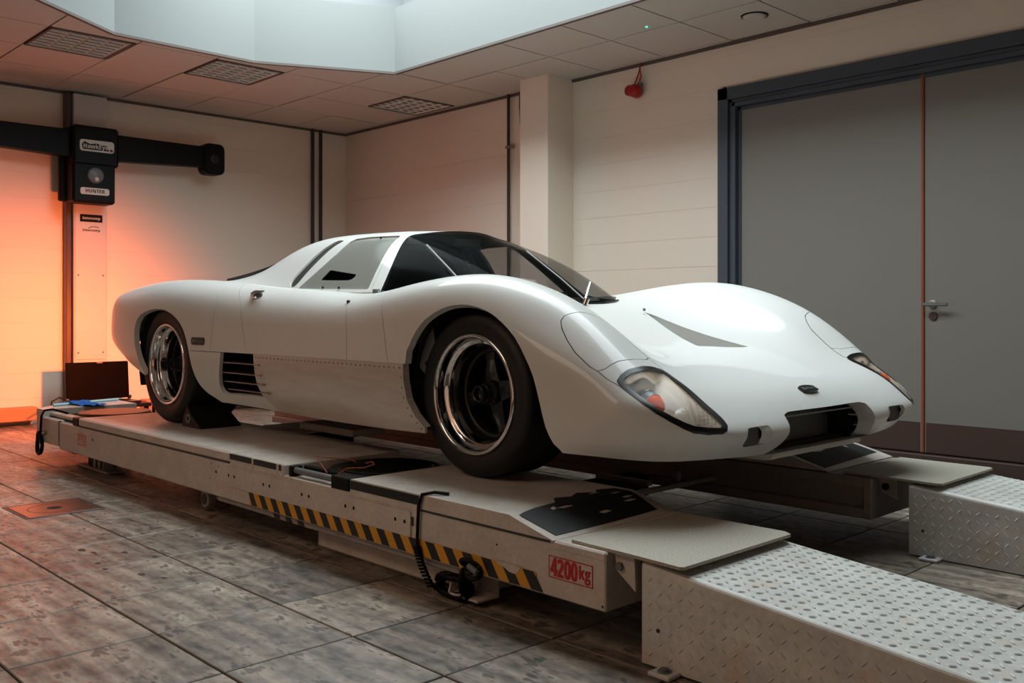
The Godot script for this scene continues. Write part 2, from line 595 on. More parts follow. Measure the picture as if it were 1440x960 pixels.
	var ids = Geometry2D.triangulate_polygon(cut)
	for i in range(0, ids.size(), 3):
		var p = []
		for j in 3:
			p.append(Vector3(cut[ids[i + j]].x, CEIL + 0.012, cut[ids[i + j]].y))
		cm.flat(p[0], p[1], p[2], Vector3.DOWN)
		cm.flat(p[0] + Vector3.UP * 0.1, p[1] + Vector3.UP * 0.1, p[2] + Vector3.UP * 0.1, Vector3.UP)
	var ce = struct("ceiling", cm, M.ceiling_grid)
	var shared = {}
	for i in range(-3, 11):
		for j in range(-2, 10):
			var x0 = -4.72 + 0.6 * i
			var z0 = -1.96 + 0.6 * j
			if (i == 0 and (j == -1 or j == 2 or j == 4)):
				continue   # light fittings sit here
			var a = Vector2(maxf(x0, WALL_X + 0.02), maxf(z0, WALL_Z + 0.02))
			var b = Vector2(x0 + 0.6, z0 + 0.6)
			if b.x <= a.x + 0.03 or b.y <= a.y + 0.03:
				continue
			var g = 0.006
			var sq = PackedVector2Array([a + Vector2(g, g), Vector2(b.x - g, a.y + g), b - Vector2(g, g), Vector2(a.x + g, b.y - g)])
			var grown: Array = Geometry2D.offset_polygon(well, 0.02)
			for piece in Geometry2D.clip_polygons(sq, grown[0]):
				if Geometry2D.is_polygon_clockwise(piece) and piece.size() < 3:
					continue
				var tm = MB.new()
				tm.prism(piece, Vector3(0, CEIL - 0.001 + (0.004 if rng.randf() < 0.12 else 0.0), 0), Vector3.RIGHT, Vector3.BACK, Vector3(0, 0.012, 0))
				obj("ceiling_tile", tm, M.ceiling_tile, ce)
	# white upstand of the light well with a dark bead at its foot
	var up = MB.new()
	var bead = MB.new()
	var lan = MB.new()
	for i in well.size():
		var p = well[i]
		var q = well[(i + 1) % well.size()]
		var d = (q - p).normalized()
		var w = Vector2(d.y, -d.x)
		if Geometry2D.is_point_in_polygon((p + q) / 2 + w * 0.05, well):
			w = -w
		var A = Vector3(p.x, CEIL - 0.01, p.y)
		var B = Vector3(q.x, CEIL - 0.01, q.y)
		var o = Vector3(w.x, 0, w.y) * 0.03
		var h = Vector3(0, 0.527, 0)
		up.quad(A, B, B + h, A + h, -o)
		up.quad(A + o, B + o, B + o + h, A + o + h, o)
		up.quad(A, B, B + o, A + o, Vector3.DOWN)
		bead.box(Vector3(0, -0.012, -0.004), Vector3((q - p).length(), 0.006, 0.026), 0.0, Transform3D(Basis(Vector3(d.x, 0, d.y), Vector3.UP, Vector3(w.x, 0, w.y)), A + Vector3(0, 0.004, 0)))
	# the reveal steps out above the upstand
	var outer: PackedVector2Array = Geometry2D.offset_polygon(well, 0.18, Geometry2D.JOIN_MITER)[0]
	for i in outer.size():
		var p = outer[i]
		var q = outer[(i + 1) % outer.size()]
		var y0 = CEIL - 0.01 + 0.527
		lan.quad(Vector3(p.x, y0, p.y), Vector3(q.x, y0, q.y), Vector3(q.x, 3.85, q.y), Vector3(p.x, 3.85, p.y), Vector3(-1.0, 0, 0) if false else Vector3((well[0].x + 2.0) / 2 - p.x, 0, 0.3 - p.y))
	for i in well.size():
		var p = well[i]
		var q = well[(i + 1) % well.size()]
		var a = nearest_on(outer, p)
		var c = nearest_on(outer, q)
		var y0 = CEIL - 0.01 + 0.527
		lan.quad(Vector3(p.x, y0, p.y), Vector3(q.x, y0, q.y), Vector3(c.x, y0, c.y), Vector3(a.x, y0, a.y), Vector3.UP)
	var us = struct("trim_2", up, M.upstand_white)
	part_label(us, "white upstand of the light well in the ceiling")
	obj("edge_bead", bead, M.ceiling_grid, us)
	struct("trim_9", lan, M.lantern_grey)
	struct("window_1", boxed(Vector3(-4.2, 3.81, -1.62), Vector3(1.5, 3.84, 0.80)), M.skylight_diffuser)
	struct("trim_3", boxed(Vector3(-6.3, 3.84, -2.9), Vector3(4.9, 3.94, 5.5)), M.lantern_grey)
	struct("added_fill_panel_10", boxed(Vector3(-1.8, 2.86, 3.5), Vector3(0.6, 2.88, 4.7)), M.added_fill_glow)  # added glowing panel that goes with the fill light, out of view
	# perimeter angle along the walls
	struct("trim_4", boxed(Vector3(WALL_X, CEIL - 0.022, WALL_Z), Vector3(WALL_X + 0.022, CEIL + 0.004, z1)), M.ceiling_grid)
	struct("trim_5", boxed(Vector3(WALL_X, CEIL - 0.022, WALL_Z), Vector3(x1, CEIL + 0.004, WALL_Z + 0.022)), M.ceiling_grid)
	make_doors(dl, dr)

func nearest_on(poly: PackedVector2Array, p: Vector2) -> Vector2:
	# the corner of an outline that lies closest
	var best = poly[0]
	for q in poly:
		if q.distance_to(p) < best.distance_to(p):
			best = q
	return best

func make_doors(dl: float, dr: float) -> void:
	var z = WALL_Z
	var top = 2.562
	var fr = MB.new()
	# stepped frame: outer face, rebate, inner face
	for st in [[0.0, 0.085, 0.035, -0.02], [0.085, 0.112, 0.012, -0.03], [0.112, 0.142, 0.024, -0.05], [0.142, 0.168, -0.012, -0.10]]:
		var a: float = st[0]
		var b: float = st[1]
		fr.box(Vector3(dl + a, 0, z + st[3]), Vector3(dl + b, top - a, z + st[2]), 0.003)
		fr.box(Vector3(dr - b, 0, z + st[3]), Vector3(dr - a, top - a, z + st[2]), 0.003)
		fr.box(Vector3(dl + a, top - b, z + st[3]), Vector3(dr - a, top - a, z + st[2]), 0.003)
	var f = struct("trim_6", fr, M.slate_frame)
	part_label(f, "dark slate-blue steel frame round the double door")
	var y0 = 0.094
	var names = ["door_1", "door_2"]
	var spans = [[dl + 0.16, 0.200], [0.217, dr - 0.16]]
	for i in 2:
		var d = struct(names[i], boxed(Vector3(spans[i][0], y0, z - 0.07), Vector3(spans[i][1], top - 0.125, z - 0.02), 0.003), M.door_grey)
		part_label(d, ["plain grey door leaf left of the orange edge strip", "plain grey door leaf with the lever handle"][i])
		obj("kick_plate", boxed(Vector3(spans[i][0] + 0.01, y0 + 0.004, z - 0.022), Vector3(spans[i][1] - 0.01, 0.280, z - 0.0165), 0.001), M.kick_plate, d)
		if i == 1:
			var h = MB.new()
			h.cyl(Vector3(0.270, 1.005, z - 0.02), Vector3(0.270, 1.005, z - 0.012), 0.026, 20)
			h.tube([Vector3(0.270, 1.005, z - 0.015), Vector3(0.270, 1.005, z + 0.03)], 0.009, 10)
			h.box(Vector3(0.222, 0.992, z + 0.026), Vector3(0.378, 1.014, z + 0.042), 0.006)
			obj("lever_handle", h, M.steel, d)
			var k = MB.new()
			k.cyl(Vector3(0.271, 0.932, z - 0.02), Vector3(0.271, 0.932, z - 0.010), 0.026, 20, 0.003)
			k.box(Vector3(0.2685, 0.920, z - 0.0105), Vector3(0.2735, 0.944, z - 0.0085))
			obj("lock_escutcheon", k, M.kick_plate, d)
	var s = struct("trim_7", boxed(Vector3(0.2005, y0, z - 0.06), Vector3(0.2165, top - 0.125, z - 0.010), 0.002), M.seal_orange)
	part_label(s, "orange strip down the edge between the two door leaves")
	struct("trim_8", boxed(Vector3(dl, -0.02, z - 0.25), Vector3(dr, y0 - 0.006, z + 0.03), 0.004), M.kick_plate)
	struct("wall_passage", boxed(Vector3(dl - 0.1, -0.1, z - 0.30), Vector3(dr + 0.1, 2.7, z - 0.251)), M.wall_paint)

func make_fixtures() -> void:
	# three square louvred light fittings, switched off
	var places = [[4, "square louvred ceiling light nearest the left edge, wide mirror blades"], [2, "square louvred ceiling light in the middle of the ceiling row"], [-1, "square louvred ceiling light nearest the corner of the two walls"]]
	for k in 3:
		var j: int = places[k][0]
		var x0 = -4.72
		var z0: float = -1.96 + 0.6 * j
		var t = thing("ceiling_light", places[k][1], "ceiling light", Vector3(x0 + 0.3, CEIL, z0 + 0.3), "recessed louvre lights, off")
		var fr = MB.new()
		var e = 0.012
		fr.box(Vector3(x0 + e, CEIL - 0.006, z0 + e), Vector3(x0 + 0.6 - e, CEIL + 0.008, z0 + e + 0.018), 0.002)
		fr.box(Vector3(x0 + e, CEIL - 0.006, z0 + 0.6 - e - 0.018), Vector3(x0 + 0.6 - e, CEIL + 0.008, z0 + 0.6 - e), 0.002)
		fr.box(Vector3(x0 + e, CEIL - 0.006, z0 + e), Vector3(x0 + e + 0.018, CEIL + 0.008, z0 + 0.6 - e), 0.002)
		fr.box(Vector3(x0 + 0.6 - e - 0.018, CEIL - 0.006, z0 + e), Vector3(x0 + 0.6 - e, CEIL + 0.008, z0 + 0.6 - e), 0.002)
		obj("frame", fr, M.ceiling_grid, t)
		var n = 4 if k == 0 else 5
		var w = 0.54 / n
		for i in n:
			# mirror channels run along x, cross blades hang between their ridges
			var zc = z0 + 0.03 + w * (i + 0.5)
			var ch = MB.new()
			for s in [-1.0, 1.0]:
				for q in 4:
					var a0 = q / 4.0
					var a1 = (q + 1) / 4.0
					ch.quad(Vector3(x0 + 0.03, CEIL - 0.002 + 0.06 * pow(a0, 0.6), zc + s * w * 0.48 * (1 - a0 * 0.75)), Vector3(x0 + 0.57, CEIL - 0.002 + 0.06 * pow(a0, 0.6), zc + s * w * 0.48 * (1 - a0 * 0.75)), Vector3(x0 + 0.57, CEIL - 0.002 + 0.06 * pow(a1, 0.6), zc + s * w * 0.48 * (1 - a1 * 0.75)), Vector3(x0 + 0.03, CEIL - 0.002 + 0.06 * pow(a1, 0.6), zc + s * w * 0.48 * (1 - a1 * 0.75)), Vector3(0, -1, -s))
			ch.quad(Vector3(x0 + 0.03, CEIL + 0.058, zc - w * 0.12), Vector3(x0 + 0.57, CEIL + 0.058, zc - w * 0.12), Vector3(x0 + 0.57, CEIL + 0.058, zc + w * 0.12), Vector3(x0 + 0.03, CEIL + 0.058, zc + w * 0.12), Vector3.DOWN)
			obj("mirror_channel", ch, M.louvre_alu, t)
			var m = 7 if k < 2 else 6
			for q in m + 1:
				var xc = x0 + 0.03 + 0.54 * q / m
				var bl = MB.new()
				bl.prism(PackedVector2Array([Vector2(-w * 0.48, 0), Vector2(w * 0.48, 0), Vector2(w * 0.30, 0.03), Vector2(-w * 0.30, 0.03)]), Vector3(xc - 0.004, CEIL - 0.001, zc), Vector3(0, 0, 1), Vector3.UP, Vector3(0.008, 0, 0))
				obj("cross_blade", bl, M.louvre_alu, t)
	# small round speaker and a status light in the ceiling over the right wall
	var sp = thing("ceiling_speaker", "small round ceiling detector with a dark ring, upper right of the ceiling", "smoke detector", Vector3(-0.70, CEIL, -2.2))
	var sm = MB.new()
	sm.lathe([Vector2(0, -0.022), Vector2(0.058, -0.022), Vector2(0.074, -0.014), Vector2(0.078, 0)], Vector3(-0.70, CEIL, -2.2), Vector3.UP, 32)
	obj("cover", sm, M.ceiling_tile, sp)
	var sg = MB.new()
	sg.lathe([Vector2(0.070, -0.006), Vector2(0.084, -0.010), Vector2(0.090, -0.001)], Vector3(-0.70, CEIL, -2.2), Vector3.UP, 32)
	obj("ring", sg, M.black_plastic, sp)
	var led = MB.new()
	led.ball(Vector3(-1.335, CEIL - 0.001, -1.88), Vector3(0.008, 0.008, 0.008), 5, 8)
	tag(obj("status_light", led, M.led_green), "tiny green status light in a ceiling tile", "indicator light")
	# pipes down the walls
	var i = 0
	for z in [-2.19, -2.287]:
		var p = MB.new()
		p.tube([Vector3(WALL_X + 0.03, 0.05, z), Vector3(WALL_X + 0.03, CEIL, z)], 0.018, 12)
		tag(obj("wall_pipe", p, M.pipe_dark), ["dark conduit pipe, left of the pair near the wall corner", "dark conduit pipe, right of the pair near the wall corner"][i], "pipe", "twin conduits")
		i += 1
	var t2 = thing("clipped_pipe", "dark pipe with saddle clips beside the pier on the right wall", "pipe", Vector3(-3.44, 0.9, WALL_Z + 0.03))
	var pp = MB.new()
	pp.tube([Vector3(-3.44, 0.9, WALL_Z + 0.03), Vector3(-3.44, CEIL, WALL_Z + 0.03)], 0.014, 12)
	obj("pipe", pp, M.pipe_dark, t2)
	for y in [2.42, 1.548]:
		var c = MB.new()
		c.box(Vector3(-3.465, y - 0.012, WALL_Z), Vector3(-3.385, y + 0.012, WALL_Z + 0.05), 0.003)
		obj("clip", c, M.steel if y > 2.0 else M.pipe_dark, t2)
	var p3 = MB.new()
	p3.tube([Vector3(-3.30, CEIL, WALL_Z + 0.02), Vector3(-3.30, 2.75, WALL_Z + 0.02), Vector3(-3.29, 2.62, WALL_Z + 0.02), Vector3(-3.26, 2.48, WALL_Z + 0.03), Vector3(-3.2, 2.40, WALL_Z + 0.03), Vector3(-3.1, 2.36, WALL_Z + 0.03)], 0.011, 8)
	tag(obj("bent_cable", p3, M.pipe_dark), "short dark cable dropping from the ceiling behind the cream pier", "cable")
	# red alarm hanging on its cable under the ceiling
	var al = thing("alarm_sounder", "red twin-drum alarm sounder hanging on red cable under the ceiling", "alarm", Vector3(-2.0, 2.67, WALL_Z))
	var bd = MB.new()
	bd.cyl(Vector3(-2.035, 2.682, WALL_Z + 0.02), Vector3(-2.035, 2.682, WALL_Z + 0.085), 0.042, 20, 0.01)
	obj("rear_drum", bd, M.red_plastic, al)
	var bd2 = MB.new()
	bd2.lathe([Vector2(0, 0.10), Vector2(0.030, 0.098), Vector2(0.046, 0.085), Vector2(0.052, 0.06), Vector2(0.052, 0.02), Vector2(0.03, 0.0), Vector2(0, 0.0)].duplicate(), Vector3(-1.975, 2.668, WALL_Z + 0.015), Vector3.BACK, 24)
	obj("front_drum", bd2, M.red_plastic, al)
	var cb = MB.new()
	cb.tube([Vector3(-2.0, 2.72, WALL_Z + 0.05), Vector3(-1.965, 2.80, WALL_Z + 0.04), Vector3(-1.945, 2.89, WALL_Z + 0.03)], 0.006, 6)
	cb.tube([Vector3(-1.955, 2.715, WALL_Z + 0.05), Vector3(-1.935, 2.78, WALL_Z + 0.045), Vector3(-1.958, 2.85, WALL_Z + 0.035)], 0.005, 6)
	obj("cable", cb, M.red_plastic, al)
	var cl = MB.new()
	cl.box(Vector3(-1.958, 2.700, WALL_Z + 0.03), Vector3(-1.925, 2.728, WALL_Z + 0.07), 0.004)
	obj("clamp", cl, M.trim_grey, al)
	make_post()
	make_laptop()
	# drain plate in the floor
	var dp = thing("floor_drain", "square metal drain cover with a dark centre hole in the tiled floor", "drain cover", Vector3(-2.215, 0, 1.632))
	obj("frame", boxed(Vector3(-2.405, -0.004, 1.45), Vector3(-2.03, 0.0025, 1.814), 0.001), M.pipe_dark, dp)
	obj("cover", boxed(Vector3(-2.375, 0.0, 1.47), Vector3(-2.045, 0.0045, 1.795), 0.001), M.drain_metal, dp)
	var rg = MB.new()
	rg.lathe([Vector2(0.115, 0.0046), Vector2(0.118, 0.0056), Vector2(0.121, 0.0046)], Vector3(-2.21, 0, 1.632), Vector3.UP, 40)
	obj("ring", rg, M.pipe_dark, dp)
	var hl = MB.new()
	hl.lathe([Vector2(0.035, 0.0048), Vector2(0.0, 0.0050)], Vector3(-2.21, 0, 1.632), Vector3.UP, 24)
	obj("hole", hl, M.void_black, dp)

func make_post() -> void:
	# white steel post on the left wall carrying the black camera beam
	var t = thing("sensor_post", "white steel post on the left wall behind the black camera beam", "post", Vector3(-5.99, 0, 0.12))
	obj("column", boxed(Vector3(WALL_X + 0.002, 0.002, -0.025), Vector3(-5.935, CEIL - 0.024, 0.262), 0.006), M.column_white, t)
	obj("side_rail", boxed(Vector3(WALL_X + 0.002, 0.002, 0.275), Vector3(-5.955, CEIL - 0.024, 0.315), 0.004), M.kick_plate, t)
	obj("cover_plate", boxed(Vector3(-5.936, 0.54, -0.010), Vector3(-5.928, 1.96, 0.250), 0.002), M.column_white, t)
	for s in [[0.60, 0.225], [0.60, 0.015], [1.28, 0.225], [1.28, 0.015]]:
		var sc = MB.new()
		sc.cyl(Vector3(-5.929, s[0], s[1]), Vector3(-5.925, s[0], s[1]), 0.007, 8)
		obj("screw", sc, M.pipe_dark, t)
	for k in 2:
		var y0: float = [1.748, 1.650][k]
		var st = obj("sticker", boxed(Vector3(-5.929, y0, 0.020), Vector3(-5.9265, y0 + 0.066, 0.212)), M.void_black if k == 0 else M.sticker_white, t)
		part_label(st, ["black sticker with white lettering", "white sticker with black lettering and a swoosh"][k])
		var tm = MB.new()
		tm.add(lettering("Intercomp", 0.150, 0.002), Transform3D(Basis(Vector3.UP, PI / 2), Vector3(-5.9255, y0 + (0.033 if k == 0 else 0.026), 0.116)))
		obj("lettering", tm, M.sticker_white if k == 0 else M.void_black, st)
		if k == 1:
			var sw = MB.new()
			var pts = []
			for i in 9:
				var a = PI * 0.15 + PI * 0.6 * i / 8.0
				pts.append(Vector3(-5.926, y0 + 0.03 + 0.028 * sin(a), 0.07 - 0.055 * cos(a) * -1.0 + 0.02))
			sw.tube(pts, 0.003, 5)
			obj("swoosh", sw, M.void_black, st)
	var h = thing("camera_beam", "long black sensor beam with a lens box and rounded right end, fixed to the white post", "camera beam", Vector3(-5.8, 2.4, 0.16))
	var hb = MB.new()
	hb.box(Vector3(-5.88, 2.21, -0.032), Vector3(-5.68, 2.550, 0.353), 0.02)
	hb.box(Vector3(-5.88, 1.890, -0.005), Vector3(-5.69, 2.235, 0.353), 0.018)
	obj("housing", hb, M.black_plastic, h)
	obj("bracket", boxed(Vector3(-5.928, 1.91, 0.02), Vector3(-5.87, 2.52, 0.40), 0.01), M.black_plastic, h)
	for s in [-1.0, 1.0]:
		var zi = -0.03 if s < 0 else 0.34
		var zo = -0.95 if s < 0 else 1.30
		var pr = MB.new()
		pr.prism(PackedVector2Array([Vector2(zi, 2.283), Vector2(zo, 2.325), Vector2(zo, 2.508), Vector2(zi, 2.513)]), Vector3(-5.865, 0, 0), Vector3.BACK, Vector3.UP, Vector3(0.105, 0, 0))
		obj("arm", pr, M.black_plastic, h)
		var ec = MB.new()
		ec.prism(rounded(Vector2(zo - 0.105, 2.255), Vector2(zo + 0.105, 2.545), 0.055), Vector3(-5.87, 0, 0), Vector3.BACK, Vector3.UP, Vector3(0.12, 0, 0))
		ec.prism(rounded(Vector2(zo - 0.092, 2.27), Vector2(zo + 0.092, 2.53), 0.05), Vector3(-5.76, 0, 0), Vector3.BACK, Vector3.UP, Vector3(0.022, 0, 0))
		var end = obj("end_camera", ec, M.black_plastic, h)
		var ln = MB.new()
		ln.lathe([Vector2(0.045, 0.0), Vector2(0.040, 0.006), Vector2(0.0, 0.008)], Vector3(-5.738, 2.40, zo), Vector3.RIGHT, 20)
		obj("lens", ln, M.black_satin, end)
	var pl = MB.new()
	pl.prism(rounded(Vector2(0.013, 2.330), Vector2(0.300, 2.428), 0.022), Vector3(-5.681, 0, 0), Vector3.BACK, Vector3.UP, Vector3(0.004, 0, 0))
	var sp = obj("name_plate", pl, M.sticker_white, h)
	var bk = MB.new()
	bk.prism(PackedVector2Array([Vector2(0.055, 2.345), Vector2(0.275, 2.345), Vector2(0.285, 2.385), Vector2(0.262, 2.412), Vector2(0.215, 2.392), Vector2(0.16, 2.402), Vector2(0.12, 2.390), Vector2(0.075, 2.390)]), Vector3(-5.678, 0, 0), Vector3.BACK, Vector3.UP, Vector3(0.002, 0, 0))
	obj("lettering_ground", bk, M.void_black, sp)
	var lt = MB.new()
	lt.add(lettering("HawkEye", 0.205, 0.003), Transform3D(Basis(Vector3.UP, PI / 2), Vector3(-5.6745, 2.372, 0.168)))
	obj("lettering", lt, M.sticker_white, sp)
	var dot = MB.new()
	dot.cyl(Vector3(-5.678, 2.352, 0.038), Vector3(-5.674, 2.352, 0.038), 0.013, 14)
	obj("red_dot", dot, M.red_plastic, sp)
	var pl2 = MB.new()
	pl2.prism(rounded(Vector2(0.050, 1.962), Vector2(0.292, 2.020), 0.018), Vector3(-5.691, 0, 0), Vector3.BACK, Vector3.UP, Vector3(0.004, 0, 0))
	var s2 = obj("name_plate", pl2, M.sticker_white, h)
	var l2 = MB.new()
	l2.add(lettering("HUNTER", 0.16, 0.002), Transform3D(Basis(Vector3.UP, PI / 2), Vector3(-5.686, 1.993, 0.170)))
	obj("lettering", l2, M.void_black, s2)
	var lens = MB.new()
	lens.lathe([Vector2(0.068, 0.0), Vector2(0.066, 0.008), Vector2(0.056, 0.012), Vector2(0.03, 0.020), Vector2(0.0, 0.024)], Vector3(-5.69, 2.128, 0.165), Vector3.RIGHT, 28)
	obj("lens", lens, M.trim_grey, h)
	var bt = MB.new()
	bt.ball(Vector3(-5.668, 2.095, 0.165), Vector3(0.012, 0.020, 0.020), 8, 12)
	obj("lens_button", bt, M.sticker_white, h)

func rounded(a: Vector2, b: Vector2, r: float) -> PackedVector2Array:
	var out = PackedVector2Array()
	for k in 4:
		var c = Vector2([b.x - r, a.x + r, a.x + r, b.x - r][k], [b.y - r, b.y - r, a.y + r, a.y + r][k])
		for i in 5:
			var q = PI / 2 * (k + i / 4.0)
			out.append(c + Vector2(cos(q), sin(q)) * r)
	return out

func make_laptop() -> void:
	# on a low trolley against the left wall, behind the lift
	var tr = thing("trolley", "low black trolley behind the lift under the open laptop", "trolley", Vector3(-5.55, 0, 0.17))
	obj("top", boxed(Vector3(-5.74, 0.155, -0.16), Vector3(-5.30, 0.185, 0.50), 0.005), M.black_plastic, tr)
	for q in [[-5.70, -0.13], [-5.34, -0.13], [-5.70, 0.47], [-5.34, 0.47]]:
		obj("leg", boxed(Vector3(q[0] - 0.015, 0.002, q[1] - 0.015), Vector3(q[0] + 0.015, 0.156, q[1] + 0.015)), M.black_plastic, tr)
	var t = thing("laptop", "open dark laptop facing the car, standing against the orange-lit wall", "laptop", Vector3(-5.5, 0.186, 0.17))
	obj("base", boxed(Vector3(-5.60, 0.187, -0.085), Vector3(-5.33, 0.207, 0.430), 0.004), M.black_satin, t)
	var xf = Transform3D(Basis(Vector3.BACK, 0.10), Vector3(-5.60, 0.215, 0))
	var s = MB.new()
	s.box(Vector3(-0.012, 0, -0.090), Vector3(0.0, 0.318, 0.432), 0.004, xf)
	var sc = obj("screen_lid", s, M.screen_black, t)
	var gl = MB.new()
	gl.box(Vector3(-0.001, 0.02, -0.076), Vector3(0.0012, 0.302, 0.418), 0.0, xf)
	obj("screen", gl, M.screen_black, sc)
	var ct = MB.new()
	ct.box(Vector3(-0.001, 0.306, 0.13), Vector3(0.002, 0.314, 0.18), 0.0, xf)
	obj("catch", ct, M.trim_grey, sc)
	for z in [-0.088, 0.43]:
		var hg = MB.new()
		hg.cyl(Vector3(-5.598, 0.222, z - 0.014), Vector3(-5.598, 0.222, z + 0.014), 0.016, 12, 0.003)
		obj("hinge", hg, M.black_satin, t)
	var c = MB.new()
	c.tube([Vector3(-5.59, 0.225, 0.44), Vector3(-5.58, 0.25, 0.50), Vector3(-5.57, 0.22, 0.56), Vector3(-5.56, 0.10, 0.58), Vector3(-5.55, 0.008, 0.58)], 0.006, 6)
	tag(obj("laptop_cable", c, M.black_plastic), "black cable curling from the side of the laptop", "cable")
	# lamp fitting behind the tail
	var lp = thing("orange_lamp", "small orange work lamp on a stand behind the car's tail", "lamp", Vector3(-4.30, 0, 0.25))
	var st = MB.new()
	st.tube([Vector3(-4.30, 0.01, 0.25), Vector3(-4.30, 0.77, 0.25)], 0.012, 8)
	st.cyl(Vector3(-4.30, 0.0, 0.25), Vector3(-4.30, 0.012, 0.25), 0.13, 20)
	obj("stand", st, M.black_plastic, lp)
	var hd = MB.new()
	hd.lathe([Vector2(0, 0), Vector2(0.06, 0.0), Vector2(0.06, 0.10), Vector2(0.055, 0.10), Vector2(0.055, 0.02)], Vector3(-4.245, 0.815, 0.245), Vector3(-1.69, -0.38, 0.3), 20)
	obj("head", hd, M.black_plastic, lp)
	var bl = MB.new()
	bl.ball(Vector3(-4.36, 0.80, 0.25), Vector3(0.04, 0.04, 0.04), 8, 12)
	obj("bulb", bl, M.lamp_glow, lp)

# ---------------------------------------------------------------- the lift
func lug_mesh(len: float, wid: float, hgt: float) -> ArrayMesh:
	# one raised lug of chequer plate: a low lens
	var b = MB.new()
	var k = 5
	for i in k:
		var u0 = -1.0 + 2.0 * i / k
		var u1 = -1.0 + 2.0 * (i + 1) / k
		var w0 = wid * sqrt(maxf(0.0, 1.0 - u0 * u0))
		var w1 = wid * sqrt(maxf(0.0, 1.0 - u1 * u1))
		var h0 = hgt * (1.0 - pow(absf(u0), 4.0))
		var h1 = hgt * (1.0 - pow(absf(u1), 4.0))
		for s in [-1.0, 1.0]:
			var nn = Vector3(0, 1, s * 0.9).normalized()
			var a = Vector3(u0 * len, 0, s * w0)
			var c = Vector3(u1 * len, 0, s * w1)
			var d = Vector3(u1 * len, h1, 0)
			var e = Vector3(u0 * len, h0, 0)
			b.tri(a, c, d, nn, nn, nn)
			b.tri(a, d, e, nn, nn, nn)
	return b.mesh()

func lugs(mesh: Mesh, o: Vector3, ux: Vector3, uy: Vector3, nrm: Vector3, w: float, h: float, pitch: float, skew := 0.0, holes := []) -> MB:
	var b = MB.new()
	var nx = int(w / pitch)
	var ny = int(h / pitch)
	for i in nx:
		for j in ny:
			var a = PI / 4 if (i + j) % 2 == 0 else -PI / 4
			var p = o + ux * (i + 0.5) * pitch + uy * (j + 0.5) * pitch
			if absf(nrm.z) > 0.5 and p.y > 0.281 - 0.093 * (p.x - 1.055) - 0.026:
				continue
			var lx = ux * cos(a) + uy * sin(a)
			b.add(mesh, Transform3D(Basis(lx, nrm, lx.cross(nrm)), p))
	return b

